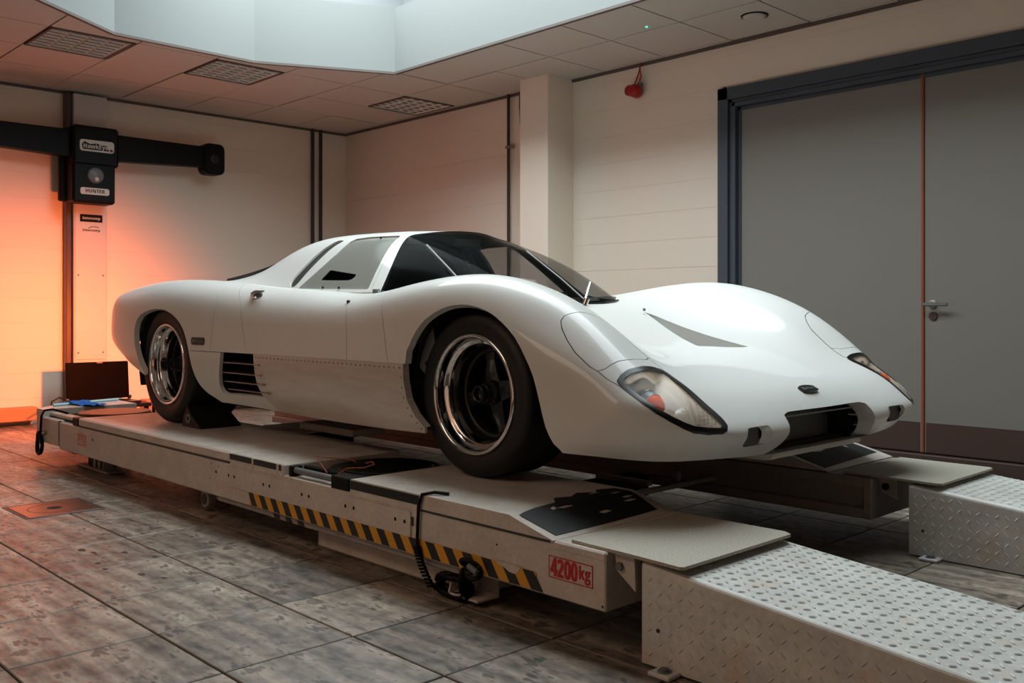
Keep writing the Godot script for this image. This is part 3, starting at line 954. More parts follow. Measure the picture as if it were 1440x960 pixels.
func make_ramp(zn: float, zf: float, label: String) -> void:
	var t = thing("drive_on_ramp", label, "ramp", Vector3(1.06, 0, (zn + zf) / 2), "white chequer-plate ramps")
	var x0 = 1.055
	var L = 2.9
	var y0 = 0.281
	var sl = -0.093
	var r = 0.014
	var prof = PackedVector2Array()
	for i in 5:
		var q = PI / 2 * i / 4.0
		prof.append(Vector2(zn - r + r * cos(q), -r + r * sin(q)))
	for i in 5:
		var q = PI / 2 + PI / 2 * i / 4.0
		prof.append(Vector2(zf + r + r * cos(q), -r + r * sin(q)))
	var b = MB.new()
	# folded plate: top with rounded edges and two skirts, a little thick
	for i in prof.size() - 1:
		var p = prof[i]
		var q = prof[i + 1]
		var d = (q - p).normalized()
		var nn = Vector3(0, -d.x, d.y) if false else Vector3(0, absf(d.x), d.y if p.x > 0.5 * (zn + zf) else d.y)
		nn = Vector3(0, p.y + q.y + 2 * r, (p.x + q.x) - (zn + zf)).normalized() if i != 4 else Vector3.UP
		if i < 4:
			nn = Vector3(0, sin(PI / 2 * (i + 0.5) / 4.0), cos(PI / 2 * (i + 0.5) / 4.0))
		elif i > 4:
			nn = Vector3(0, cos(PI / 2 * (i - 5 + 0.5) / 4.0), -sin(PI / 2 * (i - 5 + 0.5) / 4.0))
		b.quad(Vector3(x0, y0 + p.y, p.x), Vector3(x0 + L, y0 + sl * L + p.y, p.x), Vector3(x0 + L, y0 + sl * L + q.y, q.x), Vector3(x0, y0 + q.y, q.x), nn)
	for s in [[zn, 1.0], [zf, -1.0]]:
		b.quad(Vector3(x0, 0.006, s[0]), Vector3(x0 + L, 0.001, s[0]), Vector3(x0 + L, y0 + sl * L - r, s[0]), Vector3(x0, y0 - r, s[0]), Vector3(0, 0, s[1]))
	b.quad(Vector3(x0, 0.006, zn), Vector3(x0, 0.006, zf), Vector3(x0, y0 - r, zf), Vector3(x0, y0 - r, zn), Vector3.LEFT)
	b.quad(Vector3(x0, y0 - r, zn), Vector3(x0, y0 - r, zf), Vector3(x0, y0, zf + r), Vector3(x0, y0, zn - r), Vector3.LEFT)
	obj("plate", b, M.plate_grey, t)
	var lg = lug_mesh(0.0108, 0.0030, 0.0019)
	var ux = Vector3(1, sl, 0).normalized()
	stuff(obj("top_lugs", lugs(lg, Vector3(x0 + 0.02, y0 + 0.0, zf + 0.012), ux, Vector3.BACK, Vector3(-sl, 1, 0).normalized(), 2.3, zn - zf - 0.02, 0.0325), M.plate_grey, t))
	var lg2 = lug_mesh(0.0112, 0.0032, 0.0018)
	stuff(obj("side_lugs", lugs(lg2, Vector3(x0 + 0.01, 0.018, zn), Vector3.RIGHT, Vector3.UP, Vector3.BACK, 1.5, 0.25, 0.0335), M.plate_grey, t))
	# fixing foot
	var f = MB.new()
	f.box(Vector3(1.115, 0.001, zn - 0.005), Vector3(1.185, 0.013, zn + 0.055), 0.003)
	var ft = obj("fixing_foot", f, M.plate_grey, t)
	var bo = MB.new()
	bo.cyl(Vector3(1.150, 0.012, zn + 0.025), Vector3(1.150, 0.022, zn + 0.025), 0.013, 6)
	bo.cyl(Vector3(1.150, 0.012, zn + 0.025), Vector3(1.150, 0.0155, zn + 0.025), 0.019, 16)
	obj("bolt", bo, M.trim_grey, ft)
	var h = MB.new()
	h.cyl(Vector3(x0 + 0.055, 0.105, zn), Vector3(x0 + 0.055, 0.105, zn + 0.002), 0.006, 10)
	obj("rivet", h, M.pipe_dark, t)

func make_lift() -> void:
	var n = 1.205
	var f = 0.605
	var t = thing("near_runway", "white lift runway with yellow and black hazard tape under the car's near wheels", "lift runway", Vector3(-1.4, 0.12, 0.905), "lift runways")
	obj("beam", boxed(Vector3(-3.447, 0.12, f), Vector3(0.945, 0.284, n - 0.003), 0.004), M.lift_enamel, t)
	obj("end_beam", boxed(Vector3(-3.86, 0.132, f), Vector3(-3.451, 0.292, n), 0.006), M.lift_enamel, t)
	var rear = MB.new()
	rear.prism(PackedVector2Array([Vector2(-3.855, n), Vector2(-3.74, n), Vector2(-3.74, f), Vector2(-4.10, f), Vector2(-4.10, 0.93)]), Vector3(0, 0.292, 0), Vector3.RIGHT, Vector3.BACK, Vector3(0, 0.046, 0))
	obj("rear_stop", rear, M.lift_enamel, t)
	obj("side_seam", boxed(Vector3(-3.452, 0.134, n - 0.02), Vector3(-3.446, 0.290, n - 0.001)), M.pipe_dark, t)
	# rear slip plate in its recess
	obj("recess", boxed(Vector3(-3.74, 0.28, f + 0.01), Vector3(-3.115, 0.300, n - 0.04), 0.003), M.black_plastic, t)
	obj("rail", boxed(Vector3(-3.73, 0.298, n - 0.10), Vector3(-3.13, 0.318, n - 0.04), 0.003), M.lift_enamel, t)
	obj("corner_block", boxed(Vector3(-3.205, 0.285, n - 0.07), Vector3(-3.116, 0.332, n + 0.002), 0.004), M.black_plastic, t)
	var disc = MB.new()
	disc.cyl(Vector3(-3.44, 0.300, 0.865), Vector3(-3.44, 0.327, 0.865), 0.215, 48, 0.004)
	obj("slip_disc", disc, M.perforated_steel, t)
	# deck plates
	var deck = MB.new()
	deck.box(Vector3(-3.113, 0.287, f), Vector3(-1.252, DECK, n), 0.008)
	part_label(obj("deck_plate", deck, M.lift_enamel, t), "long rear deck plate under the rear wheel")
	obj("deck_joint", boxed(Vector3(-3.10, 0.280, f + 0.01), Vector3(-1.26, 0.290, n - 0.004)), M.pipe_dark, t)
	for s in [[-1.247, -1.040, -1.245, -1.050], [-1.036, -0.834, -1.032, -0.842], [-0.830, -0.787, -0.822, -0.802]]:
		var d = obj("deck_plate", boxed(Vector3(s[0], 0.274, f), Vector3(s[1], DECK - 0.002, n), 0.006), M.lift_enamel, t)
		obj("slot", boxed(Vector3(s[2], 0.304, n - 0.01), Vector3(s[3], 0.329, n + 0.001)), M.black_satin, d)
	# side flange plate with bolt holes
	obj("side_flange", boxed(Vector3(-1.267, 0.180, n - 0.002), Vector3(0.065, 0.268, n + 0.002), 0.0015), M.lift_enamel, t)
	for x in [-1.382, -1.254, -1.201, -0.946, -0.894, -0.640, -0.587, -0.332, -0.277, -0.021, 0.033]:
		var h = MB.new()
		h.lathe([Vector2(0.0072, 0.0), Vector2(0.0, 0.0008)], Vector3(x, 0.2305, n + 0.0024 if x > -1.27 else n - 0.002), Vector3.BACK, 14)
		obj("bolt_hole", h, M.void_black, t)
	for q in [[-2.896, 0.228, 0.008], [-1.43, 0.262, 0.004], [-1.36, 0.258, 0.004], [-1.44, 0.195, 0.004], [-1.60, 0.19, 0.003], [0.50, 0.232, 0.004], [0.935, 0.135, 0.004]]:
		var h = MB.new()
		h.lathe([Vector2(q[2], 0.0), Vector2(0.0, 0.0008)], Vector3(q[0], q[1], n - 0.0022), Vector3.BACK, 10)
		obj("drilled_hole", h, M.void_black, t)
	# open bay with the turning disc and a tie roller
	obj("bay_floor", boxed(Vector3(-0.787, 0.268, f + 0.01), Vector3(-0.303, 0.282, n - 0.01), 0.002), M.black_plastic, t)
	obj("bay_sill", boxed(Vector3(-0.787, 0.262, n - 0.07), Vector3(-0.303, 0.288, n - 0.001), 0.003), M.lift_enamel, t)
	var td = MB.new()
	td.cyl(Vector3(-0.545, 0.282, 0.865), Vector3(-0.545, 0.314, 0.865), 0.235, 56, 0.004)
	td.cyl(Vector3(-0.545, 0.30, 0.865), Vector3(-0.545, 0.321, 0.865), 0.20, 56, 0.003)
	part_label(obj("turning_disc", td, M.black_satin, t), "black turning disc in the open bay")
	obj("bracket", boxed(Vector3(-0.762, 0.288, n - 0.06), Vector3(-0.735, 0.330, n - 0.01), 0.003), M.black_plastic, t)
	obj("bracket", boxed(Vector3(-0.432, 0.284, n - 0.075), Vector3(-0.310, 0.334, n + 0.002), 0.004), M.black_plastic, t)
	obj("back_rail", boxed(Vector3(-0.77, 0.290, n - 0.115), Vector3(-0.34, 0.322, n - 0.085), 0.003), M.black_plastic, t)
	var ro = MB.new()
	ro.cyl(Vector3(-0.735, 0.312, n - 0.03), Vector3(-0.43, 0.312, n - 0.03), 0.013, 16)
	obj("roller", ro, M.trim_grey, t)
	var w = MB.new()
	w.tube([Vector3(-0.47, 0.322, n - 0.05), Vector3(-0.44, 0.35, n - 0.08), Vector3(-0.39, 0.352, n - 0.12), Vector3(-0.375, 0.362, n - 0.16), Vector3(-0.40, 0.370, n - 0.17), Vector3(-0.43, 0.362, n - 0.16)], 0.0028, 6)
	w.tube([Vector3(-0.53, 0.325, n - 0.045), Vector3(-0.60, 0.352, n - 0.06), Vector3(-0.66, 0.372, n - 0.07), Vector3(-0.60, 0.368, n - 0.12), Vector3(-0.54, 0.362, n - 0.17), Vector3(-0.53, 0.35, n - 0.18)], 0.0026, 6)
	obj("tie_wire", w, M.seal_orange, t)
	# front deck with its ramped nose
	var fd = MB.new()
	fd.prism(PackedVector2Array([Vector2(-0.303, 0.276), Vector2(0.742, 0.281), Vector2(0.745, 0.287), Vector2(0.568, 0.332), Vector2(0.56, DECK), Vector2(-0.298, DECK), Vector2(-0.303, 0.330)]), Vector3(0, 0, f), Vector3.RIGHT, Vector3.UP, Vector3(0, 0, n - f))
	var fo = obj("deck_plate", fd, M.lift_enamel, t)
	part_label(fo, "front deck plate with a sloping nose under the front wheel")
	obj("slot", boxed(Vector3(-0.301, 0.298, n - 0.01), Vector3(0.112, 0.330, n + 0.001)), M.black_satin, fo)
	obj("deck_joint", boxed(Vector3(0.12, 0.279, f + 0.01), Vector3(0.735, 0.2865, n + 0.0006)), M.pipe_dark, t)
	obj("latch", boxed(Vector3(0.068, 0.222, n - 0.004), Vector3(0.078, 0.252, n + 0.002)), M.pipe_dark, t)
	obj("nose_lip", boxed(Vector3(0.745, 0.26, f), Vector3(0.946, 0.2875, n - 0.001), 0.005), M.lift_enamel, t)
	grip(t, n, f)
	# plates under the beam
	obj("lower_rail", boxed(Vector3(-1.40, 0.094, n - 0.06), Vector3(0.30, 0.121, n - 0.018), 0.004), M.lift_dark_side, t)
	# hazard tape
	var tape = obj("hazard_tape", tape_strip(-1.076, 0.672, 0.127, 0.181, n), M.tape_yellow, t)
	var k = 0
	var x = -1.083
	while x < 0.64:
		var a = maxf(x, -1.076)
		var b = MB.new()
		var sh = 0.038
		b.prism(PackedVector2Array([Vector2(maxf(x + sh, -1.07), 0.127), Vector2(x + 0.047 + sh, 0.127), Vector2(x + 0.047, 0.181), Vector2(maxf(x, -1.076), 0.181)]), Vector3(0, 0, n + 0.0002), Vector3.RIGHT, Vector3.UP, Vector3(0, 0, 0.0012))
		obj("tape_stripe", b, M.tape_black, tape)
		x += 0.0945
		k += 1
	var worn = MB.new()
	worn.prism(PackedVector2Array([Vector2(0.50, 0.184), Vector2(0.56, 0.184), Vector2(0.612, 0.183), Vector2(0.598, 0.165), Vector2(0.585, 0.158), Vector2(0.56, 0.160), Vector2(0.535, 0.171), Vector2(0.51, 0.174)]), Vector3(0, 0, n + 0.001), Vector3.RIGHT, Vector3.UP, Vector3(0, 0, 0.0012))
	part_label(obj("worn_patch", worn, M.lift_enamel, t), "bare white patch where the hazard tape is torn away")
	var tape2 = obj("hazard_tape", tape_strip(-0.93, -0.60, 0.096, 0.119, n - 0.0195), M.tape_yellow, t)
	x = -0.90
	while x < -0.62:
		var b = MB.new()
		b.prism(PackedVector2Array([Vector2(x + 0.016, 0.096), Vector2(x + 0.063, 0.096), Vector2(x + 0.047, 0.119), Vector2(x, 0.119)]), Vector3(0, 0, n - 0.0178), Vector3.RIGHT, Vector3.UP, Vector3(0, 0, 0.0012))
		obj("tape_stripe", b, M.tape_black, tape2)
		x += 0.0945
	# load plate: 4200kg in a red frame
	var sg = MB.new()
	sg.box(Vector3(0.727, 0.178, n - 0.002), Vector3(0.899, 0.242, n - 0.0018))
	var so = obj("load_decal", sg, M.lift_enamel, t)
	part_label(so, "red framed load marking 4200kg")
	var bd = MB.new()
	for q in [[0.727, 0.178, 0.899, 0.1805], [0.727, 0.2395, 0.899, 0.242], [0.727, 0.178, 0.7295, 0.242], [0.8965, 0.178, 0.899, 0.242]]:
		bd.box(Vector3(q[0], q[1], n - 0.004), Vector3(q[2], q[3], n - 0.0008))
	obj("border", bd, M.decal_red, so)
	var lt = MB.new()
	var tm = lettering("4200", 0.105, 0.001)
	for q in [-1.0, 0.0, 1.0]:
		lt.add(tm, Transform3D(Basis.from_scale(Vector3(1.0, 1.5, 1.0)), Vector3(0.788 + q * 0.0013, 0.2095, n - 0.0009 + q * 0.0003)))
	var tk = lettering("kg", 0.043, 0.001)
	for q in [-1.0, 1.0]:
		lt.add(tk, Transform3D(Basis.from_scale(Vector3(1.0, 1.2, 1.0)), Vector3(0.868 + q * 0.0008, 0.2125, n - 0.0009 + q * 0.0003)))
	obj("lettering", lt, M.decal_red, so)
	var dc = obj("warning_decal", boxed(Vector3(-3.129, 0.178, n - 0.003), Vector3(-3.001, 0.244, n - 0.0018)), M.decal_orange, t)
	part_label(dc, "faded orange warning sticker near the rear end")
	obj("print", boxed(Vector3(-3.118, 0.186, n - 0.003), Vector3(-3.012, 0.236, n - 0.0010)), M.lift_enamel, dc)
	var dl = MB.new()
	dl.add(lettering("P75", 0.085, 0.001), Transform3D(Basis(), Vector3(-3.065, 0.212, n - 0.0006)))
	obj("lettering", dl, M.decal_orange, dc)
	# hinge bracket and bolt under the bridge plate
	var hb = MB.new()
	hb.prism(PackedVector2Array([Vector2(0.950, 0.283), Vector2(1.020, 0.283), Vector2(1.024, 0.188), Vector2(0.958, 0.235)]), Vector3(0, 0, n - 0.045), Vector3.RIGHT, Vector3.UP, Vector3(0, 0, 0.008))
	var hbo = obj("hinge_bracket", hb, M.lift_enamel, t)
	var bo = MB.new()
	bo.cyl(Vector3(0.972, 0.250, n - 0.038), Vector3(0.972, 0.250, n - 0.026), 0.012, 6)
	obj("bolt", bo, M.trim_grey, hbo)
	var bp = thing("bridge_plate", "pale gritty bridge plate joining the near runway to the near ramp", "bridge plate", Vector3(1.0, 0.288, 0.9), "bridge plates between runways and ramps")
	var pm = MB.new()
	pm.prism(PackedVector2Array([Vector2(0.800, n - 0.022), Vector2(0.800, 0.645), Vector2(1.175, 0.640), Vector2(1.205, 0.66), Vector2(1.205, n - 0.012), Vector2(1.195, n - 0.005), Vector2(1.04, n - 0.015)]), Vector3(0, 0.2875, 0), Vector3.RIGHT, Vector3.BACK, Vector3(0, 0.009, 0))
	obj("plate", pm, M.grit_plate, bp)

	# ---- the far runway
	var g = -0.485
	var e = -1.09
	var u = thing("far_runway", "grey shaded lift runway with a channel side under the car's far wheels", "lift runway", Vector3(-1.4, 0.117, -0.79), "lift runways")
	var ch = MB.new()
	ch.box(Vector3(-3.86, 0.117, e), Vector3(0.908, 0.160, g), 0.004)
	ch.box(Vector3(-3.86, 0.155, e), Vector3(0.895, 0.25, g - 0.022), 0.002)
	ch.box(Vector3(-3.86, 0.243, e), Vector3(0.908, 0.286, g), 0.004)
	ch.box(Vector3(0.870, 0.117, e), Vector3(0.910, 0.286, g + 0.002), 0.006)
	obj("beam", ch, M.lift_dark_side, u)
	var d2 = MB.new()
	d2.prism(PackedVector2Array([Vector2(-3.5, 0.288), Vector2(0.72, 0.288), Vector2(0.72, 0.2905), Vector2(0.55, DECK), Vector2(-3.5, DECK)]), Vector3(0, 0, e), Vector3.RIGHT, Vector3.UP, Vector3(0, 0, g - e - 0.002))
	var d2o = obj("deck_plate", d2, M.lift_enamel, u)
	obj("deck_joint", boxed(Vector3(-3.5, 0.284, e), Vector3(0.715, 0.290, g + 0.0006)), M.pipe_dark, u)
	var gm = MB.new()
	gm.prism(PackedVector2Array([Vector2(0.28, g - 0.045), Vector2(0.62, g - 0.035), Vector2(0.655, -0.80), Vector2(0.63, e + 0.05), Vector2(0.36, e + 0.045), Vector2(0.33, -0.88), Vector2(0.29, -0.75)]), Vector3(0.0, 0, 0), Vector3.RIGHT, Vector3.BACK, Vector3(0, 0.001, 0))
	var gs = MB.new()
	slope_patch(gs, [Vector2(0.50, g - 0.035), Vector2(0.69, g - 0.030), Vector2(0.675, -0.78), Vector2(0.66, e + 0.03), Vector2(0.45, e + 0.045), Vector2(0.44, -0.95), Vector2(0.47, -0.86), Vector2(0.45, -0.75), Vector2(0.48, -0.66)], 0.55, 0.72, 0.2905)
	part_label(obj("grip_patch", gs, M.grip_sheet, u), "torn black grip patch on the sloping nose")
	for q in [[0.53, -0.98, 0.05, 0.015], [0.56, -0.95, 0.03, 0.02], [0.55, -0.72, 0.02, 0.11]]:
		var s = MB.new()
		slope_patch(s, [Vector2(q[0] - q[2] / 2, q[1]), Vector2(q[0], q[1] - q[3] / 2), Vector2(q[0] + q[2] / 2, q[1]), Vector2(q[0], q[1] + q[3] / 2)], 0.55, 0.72, 0.2905, 0.0026)
		obj("bare_scratch", s, M.lift_enamel, u)
	var b2 = MB.new()
	b2.prism(PackedVector2Array([Vector2(0.925, 0.288), Vector2(1.002, 0.286), Vector2(1.005, 0.206), Vector2(0.940, 0.232)]), Vector3(0, 0, g - 0.035), Vector3.RIGHT, Vector3.UP, Vector3(0, 0, 0.008))
	var b2o = obj("hinge_bracket", b2, M.lift_dark_side, u)
	var bo2 = MB.new()
	bo2.cyl(Vector3(0.957, 0.256, g - 0.028), Vector3(0.957, 0.256, g - 0.016), 0.014, 14)
	obj("bolt", bo2, M.black_plastic, b2o)
	var bp2 = thing("bridge_plate", "pale gritty bridge plate between the far runway and the far ramp", "bridge plate", Vector3(1.0, 0.288, -0.75), "bridge plates between runways and ramps")
	var pm2 = MB.new()
	pm2.prism(PackedVector2Array([Vector2(0.775, g - 0.02), Vector2(0.775, -1.05), Vector2(1.16, -1.05), Vector2(1.18, -1.03), Vector2(1.18, g - 0.02), Vector2(1.165, g - 0.01)]), Vector3(0, 0.2885, 0), Vector3.RIGHT, Vector3.BACK, Vector3(0, 0.009, 0))
	obj("plate", pm2, M.grit_plate, bp2)

	make_ramp(1.178, 0.635, "large white chequer-plate ramp in the right foreground")
	make_ramp(-0.498, -1.05, "white chequer-plate ramp on the far side, at the right edge")

	# base boxes and machinery under the near runway
	var ub = thing("floor_box", "long pinkish steel base box on the floor under the near runway", "lift base", Vector3(0, 0, 0.9))
	obj("base_box", boxed(Vector3(-0.66, 0.004, 0.70), Vector3(0.30, 0.094, 1.125), 0.012), M.lift_enamel, ub)
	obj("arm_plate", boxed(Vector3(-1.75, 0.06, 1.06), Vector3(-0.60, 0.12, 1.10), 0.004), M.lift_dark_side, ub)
	var pv = MB.new()
	pv.cyl(Vector3(-1.63, 0.062, 1.09), Vector3(-1.63, 0.062, 1.14), 0.042, 18, 0.005)
	obj("pivot", pv, M.lift_dark_side, ub)
	var pw = MB.new()
	pw.cyl(Vector3(-1.63, 0.062, 1.139), Vector3(-1.63, 0.062, 1.145), 0.026, 18, 0.002)
	obj("pivot_pin", pw, M.pipe_dark, ub)
	var lk = thing("lift_lock", "white bracket with an open front under the hazard tape, beside the coiled cable", "lift bracket", Vector3(0.30, 0.03, 1.16))
	obj("back_plate", boxed(Vector3(0.27, 0.022, 1.09), Vector3(0.395, 0.12, 1.098), 0.002), M.lift_dark_side, lk)
	obj("floor_plate", boxed(Vector3(0.25, 0.020, 1.09), Vector3(0.395, 0.028, 1.19), 0.002), M.lift_enamel, lk)
	var sp = MB.new()
	sp.prism(PackedVector2Array([Vector2(1.09, 0.02), Vector2(1.19, 0.02), Vector2(1.16, 0.118), Vector2(1.09, 0.118)]), Vector3(0.245, 0, 0), Vector3.BACK, Vector3.UP, Vector3(0.007, 0, 0))
	obj("side_plate", sp, M.lift_enamel, lk)
	for y in [0.055, 0.07, 0.085]:
		var r = MB.new()
		r.cyl(Vector3(0.262, y, 1.165), Vector3(0.285, y, 1.165), 0.006, 10)
		obj("pin", r, M.steel, lk)
	# rear foot
	var rf = thing("floor_bracket", "small white bracket foot on the floor under the runway's rear end", "lift foot", Vector3(-3.25, 0, 1.05))
	obj("sole", boxed(Vector3(-3.48, 0.004, 0.96), Vector3(-2.98, 0.016, 1.09), 0.004), M.lift_dark_side, rf)
	obj("leg", boxed(Vector3(-3.42, 0.014, 0.98), Vector3(-3.12, 0.125, 1.04), 0.004), M.black_plastic, rf)
	var lp = MB.new()
	var pts = []
	for i in 9:
		var q = PI * i / 8.0
		pts.append(Vector3(-3.20 - 0.035 * cos(q), 0.055 + 0.04 * sin(q), 1.065))
	pts.push_front(Vector3(-3.235, 0.016, 1.065))
	pts.append(Vector3(-3.165, 0.016, 1.065))
	lp.tube(pts, 0.009, 8)
	obj("loop", lp, M.lift_enamel, rf)
	obj("side_plate", boxed(Vector3(-3.11, 0.014, 1.0), Vector3(-3.09, 0.125, 1.07), 0.003), M.lift_dark_side, rf)
	var fl = MB.new()
	fl.prism(PackedVector2Array([Vector2(-3.75, 0.088), Vector2(-3.45, 0.10), Vector2(-3.45, 0.082), Vector2(-3.55, 0.060)]), Vector3(0, 0, 1.04), Vector3.RIGHT, Vector3.UP, Vector3(0, 0, 0.04))
	obj("flange", fl, M.lift_enamel, rf)
	# dark lift frame between the runways
	var cf = thing("cross_frame", "dark steel cross frame in the shadow between the two runways", "lift frame", Vector3(-1, 0.05, 0))
	obj("cross_bar", boxed(Vector3(-2.9, 0.06, g + 0.003), Vector3(-2.75, 0.16, f - 0.003), 0.004), M.black_plastic, cf)
	obj("cross_bar", boxed(Vector3(-0.35, 0.06, g + 0.003), Vector3(-0.22, 0.16, f - 0.003), 0.004), M.black_plastic, cf)
	obj("strut", boxed(Vector3(-0.2, 0.20, -0.10), Vector3(0.10, 0.22, -0.06), 0.003), M.lift_dark_side, cf)
	var ck = MB.new()
	ck.cyl(Vector3(0.12, 0.19, -0.25), Vector3(0.12, 0.25, -0.25), 0.02, 12)
	obj("cap", ck, M.trim_grey, cf)
	obj("cross_bar", boxed(Vector3(0.14, 0.185, g + 0.003), Vector3(0.17, 0.205, 0.1), 0.003), M.lift_dark_side, cf)
	jack_beam()
	make_cables(n)
	# wheel chock
	var cw = thing("wheel_chock", "black rubber wheel chock with a cut-out behind the near rear wheel", "wheel chock", Vector3(-2.25, DECK, 0.9))
	var cm = MB.new()
	# outline in x-y, pushed along z; a bored side shows as an inset ring
	cm.prism(PackedVector2Array([Vector2(-2.32, DECK + 0.001), Vector2(-2.10, DECK + 0.001), Vector2(-2.12, DECK + 0.02), Vector2(-2.20, DECK + 0.06), Vector2(-2.255, DECK + 0.112), Vector2(-2.268, DECK + 0.106), Vector2(-2.30, DECK + 0.06)]), Vector3(0, 0, 0.70), Vector3.RIGHT, Vector3.UP, Vector3(0, 0, 0.235))
	obj("wedge", cm, M.rubber, cw)
	var cr = MB.new()
	cr.lathe([Vector2(0.012, 0.0), Vector2(0.015, 0.004), Vector2(0.022, 0.005), Vector2(0.026, 0.0)], Vector3(-2.245, DECK + 0.046, 0.935), Vector3.BACK, 20)
	obj("hole_rim", cr, M.trim_grey, cw)
	var cx = MB.new()
	cx.lathe([Vector2(0.016, 0.001), Vector2(0.0, 0.0015)], Vector3(-2.245, DECK + 0.046, 0.935), Vector3.BACK, 20)
	obj("hole", cx, M.void_black, cw)
	# things left on the rear stop
	var tb = MB.new()
	tb.tube([Vector3(-3.90, 0.347, 1.09), Vector3(-4.03, 0.347, 0.62)], 0.009, 10)
	tag(obj("plastic_tube", tb, M.pale_tube), "pale plastic tube lying across the runway's rear end", "tube")
	var cl = MB.new()
	var nz = noise(3.0, 77, 2)
	for i in 10:
		for j in 6:
			var p = []
			for q in [[i, j], [i + 1, j], [i + 1, j + 1], [i, j + 1]]:
				var x0: float = -4.02 + 0.030 * q[0]
				var z0: float = 1.00 - 0.022 * q[1] - 0.006 * q[0]
				var y0 = 0.345 + 0.014 * nz.get_noise_2d(x0 * 3.0, z0 * 6.0) + 0.016 * exp(-pow((x0 + 3.95) * 12.0, 2.0))
				p.append(Vector3(x0, y0, z0))
			cl.quad(p[0], p[1], p[2], p[3], Vector3.UP)
			cl.quad(p[0] - Vector3(0, 0.004, 0), p[1] - Vector3(0, 0.004, 0), p[2] - Vector3(0, 0.004, 0), p[3] - Vector3(0, 0.004, 0), Vector3.DOWN)
	tag(obj("cleaning_cloth", cl, M.blue_cloth), "crumpled blue cloth beside the pale tube on the runway's rear end", "cloth")

func jack_beam() -> void:
	var t = thing("jack_beam", "orange-lit sliding jack beam under the middle of the car", "jack beam", Vector3(-1.9, 0.3, 0.3))
	obj("beam", boxed(Vector3(-2.05, 0.30, -0.47), Vector3(-1.85, 0.335, 0.60), 0.004), M.lift_enamel, t)
	obj("pad", boxed(Vector3(-1.75, 0.34, 0.35), Vector3(-1.25, 0.375, 0.55), 0.004), M.lift_enamel, t)

func tape_strip(x0: float, x1: float, y0: float, y1: float, z: float) -> MB:
	var b = MB.new()
	b.prism(PackedVector2Array([Vector2(x0, y1), Vector2(x0 + 0.012, y0), Vector2(x1 - 0.004, y0), Vector2(x1, y0 + 0.01), Vector2(x1 + 0.003, y1 - 0.004), Vector2(x1 - 0.002, y1)]), Vector3(0, 0, z - 0.002), Vector3.RIGHT, Vector3.UP, Vector3(0, 0, 0.0028))
	return b

func slope_patch(b: MB, poly: Array, xa: float, xb: float, ylow: float, lift := 0.0014) -> void:
	# a thin sheet laid over the deck and down its sloping nose
	var pk = PackedVector2Array(poly)
	for half in 2:
		var clip = PackedVector2Array([Vector2(-9, -9), Vector2(xa, -9), Vector2(xa, 9), Vector2(-9, 9)]) if half == 0 else PackedVector2Array([Vector2(xa, -9), Vector2(xb + 1, -9), Vector2(xb + 1, 9), Vector2(xa, 9)])
		for piece in Geometry2D.intersect_polygons(pk, clip):
			var sl = 0.0 if half == 0 else (ylow - DECK) / (xb - xa)
			b.prism(piece, Vector3(0, DECK + lift - 0.0012 - sl * xa, 0), Vector3(1, sl, 0), Vector3.BACK, Vector3(0, 0.0012, 0))

func grip(t: Node3D, n: float, f: float) -> void:
	var b = MB.new()
	slope_patch(b, [Vector2(0.575, n - 0.028), Vector2(0.725, n - 0.034), Vector2(0.722, 0.9), Vector2(0.712, f + 0.06), Vector2(0.60, f + 0.028), Vector2(0.50, f + 0.032), Vector2(0.475, f + 0.10), Vector2(0.505, 0.74), Vector2(0.468, 0.80), Vector2(0.50, 0.86), Vector2(0.475, 0.92), Vector2(0.53, 0.97), Vector2(0.545, 1.08)], 0.565, 0.745, 0.2872)
	part_label(obj("grip_patch", b, M.grip_sheet, t), "torn black grip patch on the sloping nose")
	for q in [[0.56, 0.70, 0.010, 0.045], [0.60, 0.685, 0.012, 0.05], [0.625, 0.70, 0.012, 0.06], [0.66, 0.87, 0.016, 0.055], [0.585, 0.98, 0.01, 0.07], [0.58, 1.03, 0.018, 0.02], [0.515, 0.76, 0.008, 0.05]]:
		var s = MB.new()
		slope_patch(s, [Vector2(q[0] - q[2] / 2, q[1] - 0.01), Vector2(q[0] + q[2] * 0.2, q[1] - q[3] / 2), Vector2(q[0] + q[2] / 2, q[1] + 0.012), Vector2(q[0] - q[2] * 0.2, q[1] + q[3] / 2)], 0.565, 0.745, 0.2872, 0.0026)
		obj("bare_scratch", s, M.lift_enamel, t)

